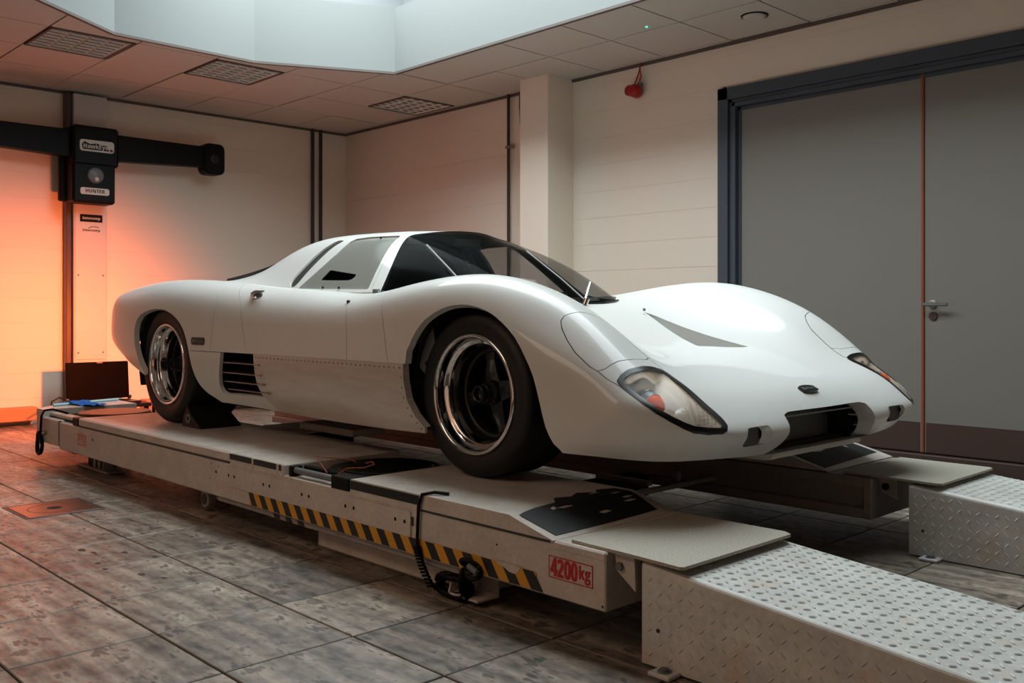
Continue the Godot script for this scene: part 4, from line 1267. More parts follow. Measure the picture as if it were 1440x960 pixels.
func make_cables(n: float) -> void:
	# coiled black cable at the front of the near runway
	var t = thing("coiled_cable", "coiled black cable hanging from the near runway's deck to a bundle at the floor", "cable", Vector3(0.12, 0.03, n))
	var b = MB.new()
	b.tube([Vector3(0.20, DECK + 0.006, n - 0.06), Vector3(0.16, DECK + 0.010, n - 0.03), Vector3(0.135, DECK + 0.004, n + 0.006), Vector3(0.122, 0.30, n + 0.010), Vector3(0.115, 0.24, n + 0.008), Vector3(0.112, 0.19, n + 0.008), Vector3(0.118, 0.165, n + 0.012)], 0.006, 8)
	obj("lead", b, M.black_plastic, t)
	var c = MB.new()
	var pts = []
	for i in 121:
		var q = i / 120.0
		var a = q * TAU * 13
		pts.append(Vector3(lerpf(0.118, 0.20, pow(q, 1.6)) + 0.011 * cos(a), lerpf(0.165, 0.035, q), n + 0.014 + 0.011 * sin(a)))
	c.tube(pts, 0.0042, 6)
	obj("coil", c, M.black_plastic, t)
	var d = MB.new()
	pts = []
	for i in 81:
		var a = TAU * 4 * i / 80.0
		var r = 0.075 + 0.010 * sin(a * 1.7)
		pts.append(Vector3(0.255 + r * cos(a), 0.046 + 0.42 * r * sin(a), n - 0.035 + 0.014 * sin(a * 2.3)))
	d.tube(pts, 0.011, 6)
	obj("bundle", d, M.black_plastic, t)
	var t2 = thing("air_hose", "black hose tangle with a fitting in front of the hazard tape", "hose", Vector3(0.43, 0.12, n))
	var h = MB.new()
	pts = []
	for i in 41:
		var a = TAU * 2.2 * i / 40.0
		pts.append(Vector3(0.405 + 0.038 * cos(a) - 0.01 * i / 40.0, 0.142 - 0.020 * sin(a) + 0.015 * cos(a * 0.7), n + 0.016 + 0.012 * sin(a * 1.4)))
	h.tube(pts, 0.008, 7)
	h.tube([Vector3(0.36, 0.13, n + 0.012), Vector3(0.335, 0.09, n + 0.006), Vector3(0.33, 0.05, n - 0.005), Vector3(0.345, 0.025, n - 0.02)], 0.010, 7)
	obj("loops", h, M.black_plastic, t2)
	var k = MB.new()
	k.cyl(Vector3(0.40, 0.152, n + 0.028), Vector3(0.445, 0.138, n + 0.030), 0.010, 10, 0.002)
	obj("fitting", k, M.trim_grey, t2)
	# hose ring at the rear end
	var t3 = thing("hanging_hose", "black hose with a round bundle hanging from the near runway's rear end", "hose", Vector3(-3.74, 0.2, n))
	var w = MB.new()
	w.tube([Vector3(-3.55, 0.322, n - 0.09), Vector3(-3.64, 0.345, n - 0.03), Vector3(-3.68, 0.338, n + 0.008), Vector3(-3.725, 0.30, n + 0.012), Vector3(-3.74, 0.22, n + 0.012), Vector3(-3.745, 0.17, n + 0.012)], 0.007, 8)
	obj("lead", w, M.black_plastic, t3)
	var q = MB.new()
	pts = []
	for i in 61:
		var a = TAU * 3 * i / 60.0
		pts.append(Vector3(-3.765 + 0.045 * cos(a), 0.125 + 0.068 * sin(a), n + 0.012 + 0.004 * sin(a * 1.9)))
	q.tube(pts, 0.011, 7)
	obj("bundle", q, M.black_plastic, t3)
	var y = MB.new()
	y.cyl(Vector3(-3.715, 0.19, n + 0.006), Vector3(-3.66, 0.20, n + 0.006), 0.010, 10, 0.002)
	obj("fitting", y, M.steel, t3)

# ---------------------------------------------------------------- the car's skin: two smooth nets of points, near half; [x, y, z], rows from nose to tail
const BODY = [
	[[0.69,0.488,0.875],[0.8,0.486,0.83],[0.868,0.486,0.765],[0.912,0.486,0.67],[0.935,0.483,0.56],[0.945,0.477,0.42],[0.945,0.468,0.2],[0.945,0.465,0]],
	[[0.65,0.49,0.89],[0.79,0.54,0.885],[0.912,0.555,0.79],[0.98,0.557,0.685],[1,0.552,0.57],[1.005,0.548,0.4],[1,0.545,0.2],[1,0.545,0]],
	[[0.6,0.49,0.9],[0.72,0.58,0.92],[0.87,0.615,0.845],[0.965,0.6,0.725],[0.98,0.605,0.6],[0.975,0.605,0.42],[0.97,0.607,0.22],[0.97,0.61,0]],
	[[0.55,0.49,0.91],[0.66,0.6,0.935],[0.79,0.67,0.89],[0.86,0.665,0.79],[0.88,0.68,0.68],[0.88,0.675,0.5],[0.88,0.675,0.28],[0.88,0.68,0]],
	[[0.5,0.49,0.915],[0.58,0.62,0.94],[0.68,0.705,0.915],[0.715,0.745,0.862],[0.73,0.774,0.765],[0.735,0.748,0.63],[0.74,0.722,0.38],[0.74,0.727,0]],
	[[0.44,0.49,0.92],[0.48,0.64,0.945],[0.54,0.765,0.934],[0.555,0.848,0.882],[0.56,0.905,0.78],[0.56,0.86,0.62],[0.56,0.785,0.4],[0.56,0.772,0]],
	[[0.32,0.49,0.925],[0.35,0.65,0.95],[0.36,0.82,0.945],[0.36,0.93,0.893],[0.36,1.014,0.79],[0.36,0.965,0.6],[0.355,0.835,0.4],[0.35,0.815,0]],
	[[0.1,0.49,0.925],[0.1,0.65,0.95],[0.1,0.84,0.95],[0.1,1.01,0.905],[0.1,1.088,0.78],[0.1,1.04,0.58],[0.1,0.91,0.4],[0.1,0.885,0]],
	[[-0.15,0.49,0.92],[-0.15,0.65,0.945],[-0.15,0.83,0.95],[-0.15,1.02,0.91],[-0.15,1.103,0.785],[-0.15,1.07,0.61],[-0.15,0.985,0.42],[-0.13,0.985,0]],
	[[-0.45,0.48,0.9],[-0.45,0.65,0.935],[-0.45,0.82,0.945],[-0.45,1,0.905],[-0.45,1.073,0.8],[-0.45,1.066,0.68],[-0.45,1.04,0.5],[-0.45,1.03,0]],
	[[-0.8,0.47,0.86],[-0.8,0.63,0.925],[-0.8,0.8,0.94],[-0.8,0.965,0.9],[-0.8,1.03,0.8],[-0.8,1.035,0.7],[-0.8,1.03,0.5],[-0.8,1.03,0]],
	[[-1.2,0.47,0.85],[-1.2,0.63,0.92],[-1.2,0.8,0.935],[-1.2,0.965,0.9],[-1.2,1.05,0.8],[-1.2,1.06,0.7],[-1.2,1.04,0.5],[-1.2,1.03,0]],
	[[-1.6,0.48,0.86],[-1.6,0.63,0.925],[-1.6,0.8,0.94],[-1.6,0.975,0.905],[-1.6,1.065,0.81],[-1.6,1.08,0.7],[-1.6,1.06,0.5],[-1.6,1.05,0]],
	[[-2,0.49,0.9],[-2,0.64,0.95],[-2,0.82,0.96],[-2,1.005,0.925],[-2,1.1,0.82],[-2,1.11,0.7],[-2,1.1,0.5],[-2,1.1,0]],
	[[-2.4,0.5,0.93],[-2.4,0.65,0.975],[-2.4,0.84,0.985],[-2.4,1.04,0.945],[-2.4,1.13,0.82],[-2.4,1.134,0.68],[-2.4,1.12,0.5],[-2.4,1.11,0]],
	[[-2.8,0.6,0.95],[-2.8,0.69,0.98],[-2.8,0.85,0.985],[-2.8,1.045,0.94],[-2.8,1.138,0.8],[-2.8,1.138,0.65],[-2.8,1.13,0.4],[-2.8,1.12,0]],
	[[-3.08,0.68,0.94],[-3.1,0.74,0.965],[-3.1,0.87,0.97],[-3.1,1.03,0.93],[-3.1,1.125,0.79],[-3.1,1.13,0.62],[-3.1,1.12,0.4],[-3.1,1.11,0]],
	[[-3.22,0.735,0.9],[-3.3,0.78,0.935],[-3.3,0.89,0.94],[-3.33,1.04,0.9],[-3.34,1.09,0.78],[-3.33,1.09,0.62],[-3.34,1.08,0.4],[-3.35,1.08,0]],
	[[-3.32,0.77,0.86],[-3.37,0.81,0.885],[-3.38,0.89,0.89],[-3.41,1,0.87],[-3.42,1.04,0.76],[-3.41,1.03,0.6],[-3.42,1.03,0.4],[-3.43,1.03,0]]
]
const CANOPY = [
	[[-0.825,1.05,0.69],[-0.875,1.115,0.62],[-0.945,1.21,0.52],[-1.035,1.318,0.385],[-1.06,1.348,0.27],[-1.03,1.367,0.14],[-1,1.37,0]],
	[[-1.07,1.05,0.7],[-1.12,1.145,0.61],[-1.18,1.255,0.5],[-1.22,1.332,0.4],[-1.23,1.361,0.3],[-1.22,1.378,0.15],[-1.22,1.381,0]],
	[[-1.3,1.055,0.705],[-1.33,1.15,0.62],[-1.36,1.26,0.51],[-1.38,1.335,0.415],[-1.4,1.365,0.31],[-1.4,1.385,0.15],[-1.4,1.389,0]],
	[[-1.58,1.07,0.71],[-1.6,1.16,0.625],[-1.62,1.26,0.525],[-1.64,1.335,0.43],[-1.65,1.365,0.33],[-1.65,1.388,0.16],[-1.65,1.392,0]],
	[[-1.87,1.09,0.71],[-1.88,1.15,0.64],[-1.89,1.228,0.56],[-1.9,1.292,0.475],[-1.9,1.335,0.37],[-1.9,1.37,0.18],[-1.9,1.375,0]],
	[[-2.15,1.105,0.715],[-2.16,1.13,0.66],[-2.17,1.152,0.59],[-2.18,1.185,0.52],[-2.18,1.23,0.42],[-2.18,1.265,0.2],[-2.18,1.27,0]],
	[[-2.45,1.12,0.72],[-2.46,1.133,0.66],[-2.47,1.14,0.59],[-2.47,1.15,0.52],[-2.47,1.17,0.42],[-2.47,1.185,0.2],[-2.47,1.19,0]],
	[[-2.8,1.12,0.73],[-2.8,1.12,0.66],[-2.8,1.122,0.59],[-2.8,1.125,0.52],[-2.8,1.125,0.42],[-2.8,1.125,0.2],[-2.8,1.125,0]]
]

func spline_ext(net: Array, rounds: int) -> Array:
	# mirrors the half net, pulls the control points so that the surface passes close to the given ones, adds the phantom border
	var T = []
	for row in net:
		var r = []
		for p in row:
			r.append(Vector3(p[0], p[1], p[2]))
		for k in range(row.size() - 2, -1, -1):
			r.append(Vector3(row[k][0], row[k][1], -row[k][2]))
		T.append(r)
	var P = T.duplicate(true)
	var n = T.size()
	var m = T[0].size()
	for it in rounds:
		var E = border(P)
		for i in n:
			for j in m:
				var s := Vector3.ZERO
				for a in 3:
					for b in 3:
						s += E[i + a][j + b] * ([1.0, 4.0, 1.0][a] * [1.0, 4.0, 1.0][b] / 36.0)
				P[i][j] += T[i][j] - s
	return border(P)

func border(P: Array) -> Array:
	var E = []
	for r in P:
		var q = [r[0] * 2.0 - r[1]]
		q.append_array(r)
		q.append(r[r.size() - 1] * 2.0 - r[r.size() - 2])
		E.append(q)
	var first = []
	var last = []
	for j in E[0].size():
		first.append(E[0][j] * 2.0 - E[1][j])
		last.append(E[E.size() - 1][j] * 2.0 - E[E.size() - 2][j])
	E.push_front(first)
	E.append(last)
	return E

func weights(t: float, d: bool) -> Array:
	if d:
		return [-(1 - t) * (1 - t) / 2.0, (9 * t * t - 12 * t) / 6.0, (-9 * t * t + 6 * t + 3) / 6.0, t * t / 2.0]
	return [pow(1 - t, 3) / 6.0, (3 * t * t * t - 6 * t * t + 4) / 6.0, (-3 * t * t * t + 3 * t * t + 3 * t + 1) / 6.0, t * t * t / 6.0]

func skin(net: Array, nu: int, nv: int) -> Dictionary:
	var E = spline_ext(net, 2)
	var n: int = E.size() - 2
	var m: int = E[0].size() - 2
	var ps := PackedVector3Array()
	var ns := PackedVector3Array()
	var us := PackedFloat32Array()
	for a in nu:
		var u := (n - 1.0) * a / (nu - 1.0)
		var i := mini(int(u), n - 2)
		var wu = weights(u - i, false)
		var du = weights(u - i, true)
		var row := PackedVector3Array()
		var drow := PackedVector3Array()
		for j in m + 2:
			var s := Vector3.ZERO
			var d := Vector3.ZERO
			for k in 4:
				var c: Vector3 = E[i + k][j]
				s += c * wu[k]
				d += c * du[k]
			row.append(s)
			drow.append(d)
		for b in nv:
			var v := (m - 1.0) * b / (nv - 1.0)
			var j := mini(int(v), m - 2)
			var wv = weights(v - j, false)
			var dv = weights(v - j, true)
			var p := Vector3.ZERO
			var pu := Vector3.ZERO
			var pv := Vector3.ZERO
			for k in 4:
				p += row[j + k] * wv[k]
				pu += drow[j + k] * wv[k]
				pv += row[j + k] * dv[k]
			var nn = pv.cross(pu).normalized()
			ps.append(p)
			ns.append(nn)
			us.append(u)
	# outward: the crown of the middle row looks up
	var mid = (nu / 2) * nv + nv / 2
	if ns[mid].y < 0.0:
		for k in ns.size():
			ns[k] = -ns[k]
	return {"p": ps, "n": ns, "u": us, "nu": nu, "nv": nv}

func field(g: Dictionary, f) -> PackedFloat32Array:
	var out := PackedFloat32Array()
	var ps: PackedVector3Array = g.p
	out.resize(ps.size())
	for i in ps.size():
		out[i] = f.call(ps[i])
	return out

func along(keys: Array, y: float) -> float:
	# keys: [y, x] with falling y; straight pieces, first and last run on
	for i in keys.size() - 1:
		if y >= keys[i + 1][0] or i == keys.size() - 2:
			var t: float = (keys[i][0] - y) / (keys[i][0] - keys[i + 1][0])
			return lerpf(keys[i][1], keys[i + 1][1], t)
	return 0.0

func edge_dist(p: Vector2, poly: PackedVector2Array) -> float:
	# distance to the outline, negative inside
	var best := 1e9
	for i in poly.size():
		best = minf(best, p.distance_squared_to(Geometry2D.get_closest_point_to_segment(p, poly[i], poly[(i + 1) % poly.size()])))
	var d = sqrt(best)
	return -d if Geometry2D.is_point_in_polygon(p, poly) else d

func reach(poly: PackedVector2Array, m: float) -> Rect2:
	var r = Rect2(poly[0], Vector2.ZERO)
	for p in poly:
		r = r.expand(p)
	return r.grow(m)

func neg(a: PackedFloat32Array, shift := 0.0) -> PackedFloat32Array:
	var o := PackedFloat32Array()
	o.resize(a.size())
	for i in a.size():
		o[i] = shift - a[i]
	return o

func less(a: PackedFloat32Array, shift: float) -> PackedFloat32Array:
	var o := PackedFloat32Array()
	o.resize(a.size())
	for i in a.size():
		o[i] = a[i] - shift
	return o

func cut(g: Dictionary, fields: Array, side := 0, moved = null) -> MB:
	# the part of the skin where every field is positive; an edge made by a field with a depth is turned inwards by it
	var b = MB.new()
	var ps: PackedVector3Array = g.p if moved == null else moved
	var ns: PackedVector3Array = g.n
	var nv: int = g.nv
	var vals: Array[PackedFloat32Array] = []
	var deep := PackedFloat32Array()
	for f in fields:
		vals.append(f[0])
		deep.append(f[1])
	var k = vals.size()
	for a in g.nu - 1:
		for c in nv - 1:
			var i0: int = a * nv + c
			if side != 0 and ps[i0].z * side < -0.03:
				continue
			for half in 2:
				var ids = [i0, i0 + nv, i0 + nv + 1] if half == 0 else [i0, i0 + nv + 1, i0 + 1]
				var out := false
				var cross_ := false
				for q in k:
					var v0 = vals[q][ids[0]]
					var v1 = vals[q][ids[1]]
					var v2 = vals[q][ids[2]]
					if v0 <= 0.0 and v1 <= 0.0 and v2 <= 0.0:
						out = true
						break
					if v0 < 0.0 or v1 < 0.0 or v2 < 0.0:
						cross_ = true
				if out:
					continue
				if not cross_:
					b.tri(ps[ids[0]], ps[ids[1]], ps[ids[2]], ns[ids[0]], ns[ids[1]], ns[ids[2]])
					continue
				var poly = []
				for id in ids:
					var w := PackedFloat32Array()
					for q in k:
						w.append(vals[q][id])
					poly.append([ps[id], ns[id], w])
				for q in k:
					var nxt = []
					for e in poly.size():
						var A: Array = poly[e]
						var B: Array = poly[(e + 1) % poly.size()]
						var fa: float = A[2][q]
						var fb: float = B[2][q]
						if fa >= 0.0:
							nxt.append(A)
						if (fa > 0.0 and fb < 0.0) or (fa < 0.0 and fb > 0.0):
							var t = fa / (fa - fb)
							var w := PackedFloat32Array()
							for z in k:
								w.append(0.0 if z == q else lerpf(A[2][z], B[2][z], t))
							nxt.append([A[0].lerp(B[0], t), A[1].lerp(B[1], t).normalized(), w])
					poly = nxt
					if poly.size() < 3:
						break
				for e in range(1, poly.size() - 1):
					b.tri(poly[0][0], poly[e][0], poly[e + 1][0], poly[0][1], poly[e][1], poly[e + 1][1])
				for e in poly.size():
					var A: Array = poly[e]
					var B: Array = poly[(e + 1) % poly.size()]
					for q in k:
						if deep[q] != 0.0 and absf(A[2][q]) < 1e-6 and absf(B[2][q]) < 1e-6 and A[0].distance_squared_to(B[0]) > 1e-10:
							var mid := Vector3.ZERO
							for z in poly:
								mid += z[0] / poly.size()
							var o: Vector3 = (A[0] + B[0]) / 2.0 - mid
							b.quad(A[0], B[0], B[0] - B[1] * deep[q], A[0] - A[1] * deep[q], o)
	return b

func sunk(g: Dictionary, f: PackedFloat32Array, depth: float, rim: float, dir := Vector3.ZERO) -> PackedVector3Array:
	# the skin pressed in where f is positive, to its full depth at rim from the edge
	var o := PackedVector3Array()
	var ps: PackedVector3Array = g.p
	var ns: PackedVector3Array = g.n
	o.resize(ps.size())
	for i in ps.size():
		var t = clampf(f[i] / rim, 0.0, 1.0)
		o[i] = ps[i] - (ns[i] if dir == Vector3.ZERO else dir) * depth * smoothstep(0.0, 1.0, t)
	return o

const LAMP_OUT = [[0.71,0.736,0.875],[0.709,0.755,0.855],[0.713,0.772,0.824],[0.720,0.778,0.778],[0.714,0.774,0.69],[0.720,0.766,0.645],[0.738,0.754,0.638],[0.784,0.731,0.646],[0.83,0.71,0.654],[0.877,0.681,0.660],[0.911,0.658,0.660],[0.941,0.636,0.655],[0.963,0.618,0.652],[0.983,0.599,0.656],[0.992,0.584,0.672],[0.987,0.575,0.691],[0.965,0.575,0.736],[0.938,0.581,0.775],[0.917,0.595,0.801],[0.89,0.616,0.828],[0.853,0.641,0.853],[0.815,0.667,0.867],[0.768,0.695,0.873],[0.727,0.719,0.878]]
const POD_OUT = [[0.682,0.741,0.89],[0.647,0.765,0.894],[0.62,0.777,0.9],[0.555,0.823,0.901],[0.508,0.866,0.891],[0.47,0.905,0.876],[0.452,0.928,0.86],[0.450,0.943,0.84],[0.458,0.949,0.808],[0.468,0.949,0.76],[0.485,0.94,0.71],[0.51,0.915,0.68],[0.55,0.88,0.655],[0.65,0.80,0.635],[0.72,0.768,0.640],[0.76,0.73,0.75],[0.727,0.719,0.878]]
const POD_SPLIT = [[0.60,0.765,0.96],[0.647,0.765,0.894],[0.664,0.773,0.877],[0.671,0.787,0.856],[0.679,0.799,0.828],[0.69,0.802,0.788],[0.691,0.802,0.743],[0.676,0.797,0.677],[0.65,0.80,0.635],[0.63,0.80,0.55],[0.95,0.60,0.55],[0.95,0.50,0.96]]

func oblique(p: Vector3) -> Vector2:
	# looking squarely at the slope of the wing front
	var nn = Vector3(0.55, 0.62, 0.56).normalized()
	var e = Vector3.UP.cross(nn).normalized()
	return Vector2(p.dot(e), p.dot(nn.cross(e)))

func obl_poly(src: Array) -> PackedVector2Array:
	var o := PackedVector2Array()
	for p in src:
		o.append(oblique(Vector3(p[0], p[1], p[2])))
	return o

func wing_field(g: Dictionary, src: Array) -> PackedFloat32Array:
	var poly = obl_poly(src)
	var box = reach(poly, 0.06)
	return field(g, func(p: Vector3):
		if p.x < 0.38 or absf(p.z) < 0.5:
			return 0.06
		var q = oblique(Vector3(p.x, p.y, absf(p.z)))
		return edge_dist(q, poly) if box.has_point(q) else 0.06)

func flat_field(g: Dictionary, poly: PackedVector2Array, plane: String, ok) -> PackedFloat32Array:
	var box = reach(poly, 0.06)
	return field(g, func(p: Vector3):
		if not ok.call(p):
			return 0.06
		var az := absf(p.z)
		var q = Vector2(p.x, p.y) if plane == "xy" else Vector2(p.x, az) if plane == "xz" else Vector2(az, p.y)
		return edge_dist(q, poly) if box.has_point(q) else 0.06)

func pairs(a: Array) -> PackedVector2Array:
	var o := PackedVector2Array()
	for i in range(0, a.size(), 2):
		o.append(Vector2(a[i], a[i + 1]))
	return o

func smooth_loop(src: PackedVector2Array, per := 4) -> PackedVector2Array:
	var o := PackedVector2Array()
	var n = src.size()
	for i in n:
		for k in per:
			o.append(src[i].cubic_interpolate(src[(i + 1) % n], src[(i + n - 1) % n], src[(i + 2) % n], float(k) / per))
	return o

func make_car() -> void:
	var car = thing("sports_car", "low white sports coupe with faired headlights and chrome-lipped wheels, standing on the lift", "car", Vector3(-1.25, DECK, 0))
	var W: Material = M.white_paint
	var g = skin(BODY, 250, 211)
	var gap = 0.0016
	# ---- fields of the body
	var FA = flat_field(g, smooth_loop(pairs([-0.302,0.40,-0.302,0.757,-0.279,0.825,-0.244,0.879,-0.19,0.931,-0.1,0.972,-0.022,0.985,0.056,0.983,0.149,0.961,0.232,0.92,0.306,0.869,0.365,0.805,0.41,0.737,0.437,0.654,0.454,0.571,0.48,0.517,0.514,0.488,0.545,0.40]), 2), "xy", func(p): return absf(p.z) > 0.66)
	var RA = flat_field(g, smooth_loop(pairs([-2.70,0.42,-2.77,0.60,-2.80,0.68,-2.828,0.76,-2.842,0.83,-2.833,0.89,-2.78,0.942,-2.642,0.972,-2.501,0.973,-2.382,0.951,-2.29,0.914,-2.222,0.866,-2.179,0.801,-2.157,0.745,-2.137,0.662,-2.102,0.579,-2.04,0.530,-1.93,0.485,-1.87,0.42]), 2), "xy", func(p): return absf(p.z) > 0.66)
	var LOW = field(g, func(p): return p.y - 0.7545 if p.x > -2.165 and p.x < -0.2 else 1.0)
	var HEAD = wing_field(g, LAMP_OUT)
	var POD = wing_field(g, POD_OUT)
	var SPLIT = wing_field(g, POD_SPLIT)
	var DUCT = flat_field(g, pairs([-0.10,0.275,0.335,0.10,0.352,0.17,0.385,0.235,0.437,0.340]), "xz", func(p): return p.y > 0.7 and p.z < 0.0)
	var MOUTH = flat_field(g, smooth_loop(pairs([-0.45,0.612,0.26,0.614,0.300,0.607,0.308,0.58,0.318,0.545,0.332,0.518,0.352,0.495,0.39,0.474,0.45,0.44,-0.45,0.44]), 1), "zy", func(p): return p.x > 0.86)
	var BD = flat_field(g, rounded(Vector2(0.430, 0.522), Vector2(0.575, 0.586), 0.02), "zy", func(p): return p.x > 0.88)
	var CAB = flat_field(g, smooth_loop(pairs([-0.205,-0.3,-0.205,0.0,-0.212,0.10,-0.235,0.19,-0.29,0.31,-0.41,0.46,-0.59,0.585,-0.835,0.672,-1.2,0.685,-1.6,0.69,-2.0,0.69,-2.4,0.695,-2.72,0.69,-2.72,-0.3]), 1), "xz", func(p): return p.y > 0.93)
	var fc = [[1.10,-0.60],[1.021,-0.543],[0.998,-0.527],[0.925,-0.475],[0.854,-0.444],[0.763,-0.42],[0.70,-0.40]]
	var FC = field(g, func(p): return p.x - along(fc, p.y))
	var df = [[1.08,-0.855],[1.0,-0.825],[0.953,-0.775],[0.90,-0.745],[0.848,-0.725],[0.761,-0.717],[0.70,-0.712]]
	var DF = field(g, func(p): return p.x - along(df, p.y))
	var dr = [[1.10,-1.90],[1.072,-1.843],[1.007,-1.733],[0.917,-1.661],[0.83,-1.613],[0.753,-1.589],[0.70,-1.58]]
	var DR = field(g, func(p): return p.x - along(dr, p.y))
	var rc = [[1.15,-2.10],[1.105,-2.03],[1.074,-1.992],[0.98,-1.944],[0.871,-1.925],[0.751,-1.939],[0.70,-1.945]]
	var RC = field(g, func(p): return p.x - along(rc, p.y))
	var VENT = flat_field(g, smooth_loop(pairs([-1.838,0.7545,-1.853,0.70,-1.868,0.658,-1.887,0.61,-1.900,0.570,-1.885,0.534,-1.80,0.536,-1.60,0.542,-1.50,0.540,-1.50,0.59,-1.50,0.68,-1.50,0.7545]), 1), "xy", func(p): return absf(p.z) > 0.66)
	var al = [[0.76,-1.527],[0.685,-1.528],[0.60,-1.533],[0.545,-1.517],[0.50,-1.45],[0.47,-1.42],[0.42,-1.38]]
	var AL = field(g, func(p): return p.x - along(al, p.y))
	var alf = [[0.761,-0.319],[0.684,-0.319],[0.611,-0.310],[0.555,-0.273],[0.518,-0.227],[0.48,-0.17],[0.40,-0.10]]
	var ALF = field(g, func(p): return along(alf, p.y) - p.x)
	var edge = 0.007
	# ---- white panels
	var clip = obj("front_clip", cut(g, [[less(FC, gap), edge], [FA, 0.03], [less(POD, gap), edge], [less(HEAD, 0.0), 0.02], [DUCT, 0.0], [MOUTH, 0.0], [BD, 0.0], [CAB, 0.02], [less(LOW, 0.0), 0.01]]), W, car)
	part_label(clip, "white front section with both wings and the nose")
	for s in [1, -1]:
		obj("wing_panel", cut(g, [[neg(FC, -gap), edge], [less(DF, gap), edge], [LOW, 0.012], [CAB, 0.02], [FA, 0.03]], s), W, car)
		var door = obj("door", cut(g, [[neg(DF, -gap), edge], [less(DR, gap), edge], [LOW, 0.012], [CAB, 0.02]], s), W, car)
		door_bits(door, s)
		obj("rear_quarter", cut(g, [[neg(DR, -gap), edge], [less(RC, gap), edge], [LOW, 0.012], [CAB, 0.02]], s), W, car)
		obj("pod_cover", cut(g, [[neg(POD, -gap), edge], [less(SPLIT, gap), edge]], s), W, car)
		obj("lamp_surround", cut(g, [[neg(POD, -gap), edge], [neg(SPLIT, -gap), edge], [HEAD, 0.02]], s), W, car)
		obj("sill_panel", cut(g, [[neg(LOW, -0.003), 0.01], [neg(AL, -gap), 0.01], [VENT, 0.02], [RA, 0.03]], s), W, car)
		var tank = obj("side_tank", cut(g, [[neg(LOW, -0.001), 0.01], [less(AL, gap), 0.03], [ALF, 0.03]], s), M.brushed_aluminium, car)
		part_label(tank, "bare brushed aluminium side tank below the door")
		rivets(tank, g, s)
		side_vent(car, s)
		head_lamp(car, g, HEAD, s)
		# brake duct: pocket with a mesh at its back, open towards the mouth
		var bring = rounded(Vector2(0.430, 0.522), Vector2(0.575, 0.586), 0.02)
		var bin = PackedVector2Array()
		for q in bring:
			bin.append(Vector2(lerpf(0.472, 0.572, (q.x - 0.430) / 0.145), lerpf(0.526, 0.582, (q.y - 0.522) / 0.064)))
		var bp := obj("brake_duct", pocket(g, bring, bin, 0.014, s), W, car)
		var ms := MB.new()
		var flat_ = PackedVector2Array()
		for q in bin:
			flat_.append(Vector2(q.x * s, q.y))
		ms.prism(flat_, Vector3(0.972, 0, 0), Vector3.BACK, Vector3.UP, Vector3(0.012, 0, 0))
		obj("duct_mesh", ms, M.wire_mesh, bp)
		# hot-air opening in the bonnet
		if s < 0:
			bonnet_duct(car, g, s)
	obj("rear_clip", cut(g, [[neg(RC, -gap), edge], [RA, 0.03], [LOW, 0.012], [CAB, 0.02]]), W, car)
	var lining := obj("gap_shade_lining", cut(g, [[less(FA, 0.010), 0.0], [less(RA, 0.010), 0.0], [less(HEAD, 0.008), 0.0], [less(MOUTH, 0.02), 0.0], [less(BD, 0.006), 0.0], [less(DUCT, 0.006), 0.0], [less(CAB, 0.004), 0.0], [less(VENT, 0.004), 0.0]], 0, lifted(g, -0.011)), M.well_black, car)  # dark backing added so that the panel gaps look shaded
	part_label(lining, "black sheet added behind the panel gaps to darken them like shade")
	tail_end(car, g)
	nose_bits(car, g)
	under_body(car)
	canopy(car)
	for q in [[0.0, 0.872, 0.3145, 0.28, 0.222], [-2.527, 0.938, 0.329, 0.34, 0.222]]:
		for s in [1.0, -1.0]:
			wheel(car, q[0], q[1] * s, q[2], q[3], q[4], s)

func bonnet_duct(car: Node3D, g: Dictionary, s: int) -> void:
	# three-cornered hot-air opening: upright walls down to a floor that rises to the rear corner
	var c = pairs([-0.10,0.275,0.335,0.10,0.352,0.17,0.385,0.235,0.437,0.340])
	var ps: PackedVector3Array = g.p
	var ns: PackedVector3Array = g.n
	var ring = PackedVector2Array()
	for i in c.size():
		for k in 8:
			ring.append(c[i].lerp(c[(i + 1) % c.size()], k / 8.0))
	var near = []
	for i in ps.size():
		if ps[i].x > -0.25 and ps[i].x < 0.6 and ps[i].z * s > 0.0 and ps[i].z * s < 0.5 and ps[i].y > 0.7:
			near.append(i)
	var top = []
	for q in ring:
		var best = near[0]
		var bd = 1e9
		for i in near:
			var d = Vector2(ps[i].x, ps[i].z * s).distance_squared_to(q)
			if d < bd:
				bd = d
				best = i
		var y = ps[best].y - (ns[best].x * (q.x - ps[best].x) + ns[best].z * (q.y * s - ps[best].z)) / ns[best].y
		top.append(Vector3(q.x, y, q.y * s))
	var b := MB.new()
	var low = []
	for p in top:
		low.append(p - Vector3.UP * (0.004 + 0.13 * clampf((p.x + 0.10) / 0.5, 0.0, 1.0)))
	var ids = Geometry2D.triangulate_polygon(ring)
	for i in range(0, ids.size(), 3):
		b.flat(low[ids[i]], low[ids[i + 1]], low[ids[i + 2]], Vector3.UP)
	var mid = Vector3(0.27, 0, 0.24 * s)
	for i in top.size():
		var k = (i + 1) % top.size()
		b.quad(top[i], top[k], low[k], low[i], Vector3(mid.x - top[i].x, 0, mid.z - top[i].z))
	obj("bonnet_duct", b, M.white_paint, car)

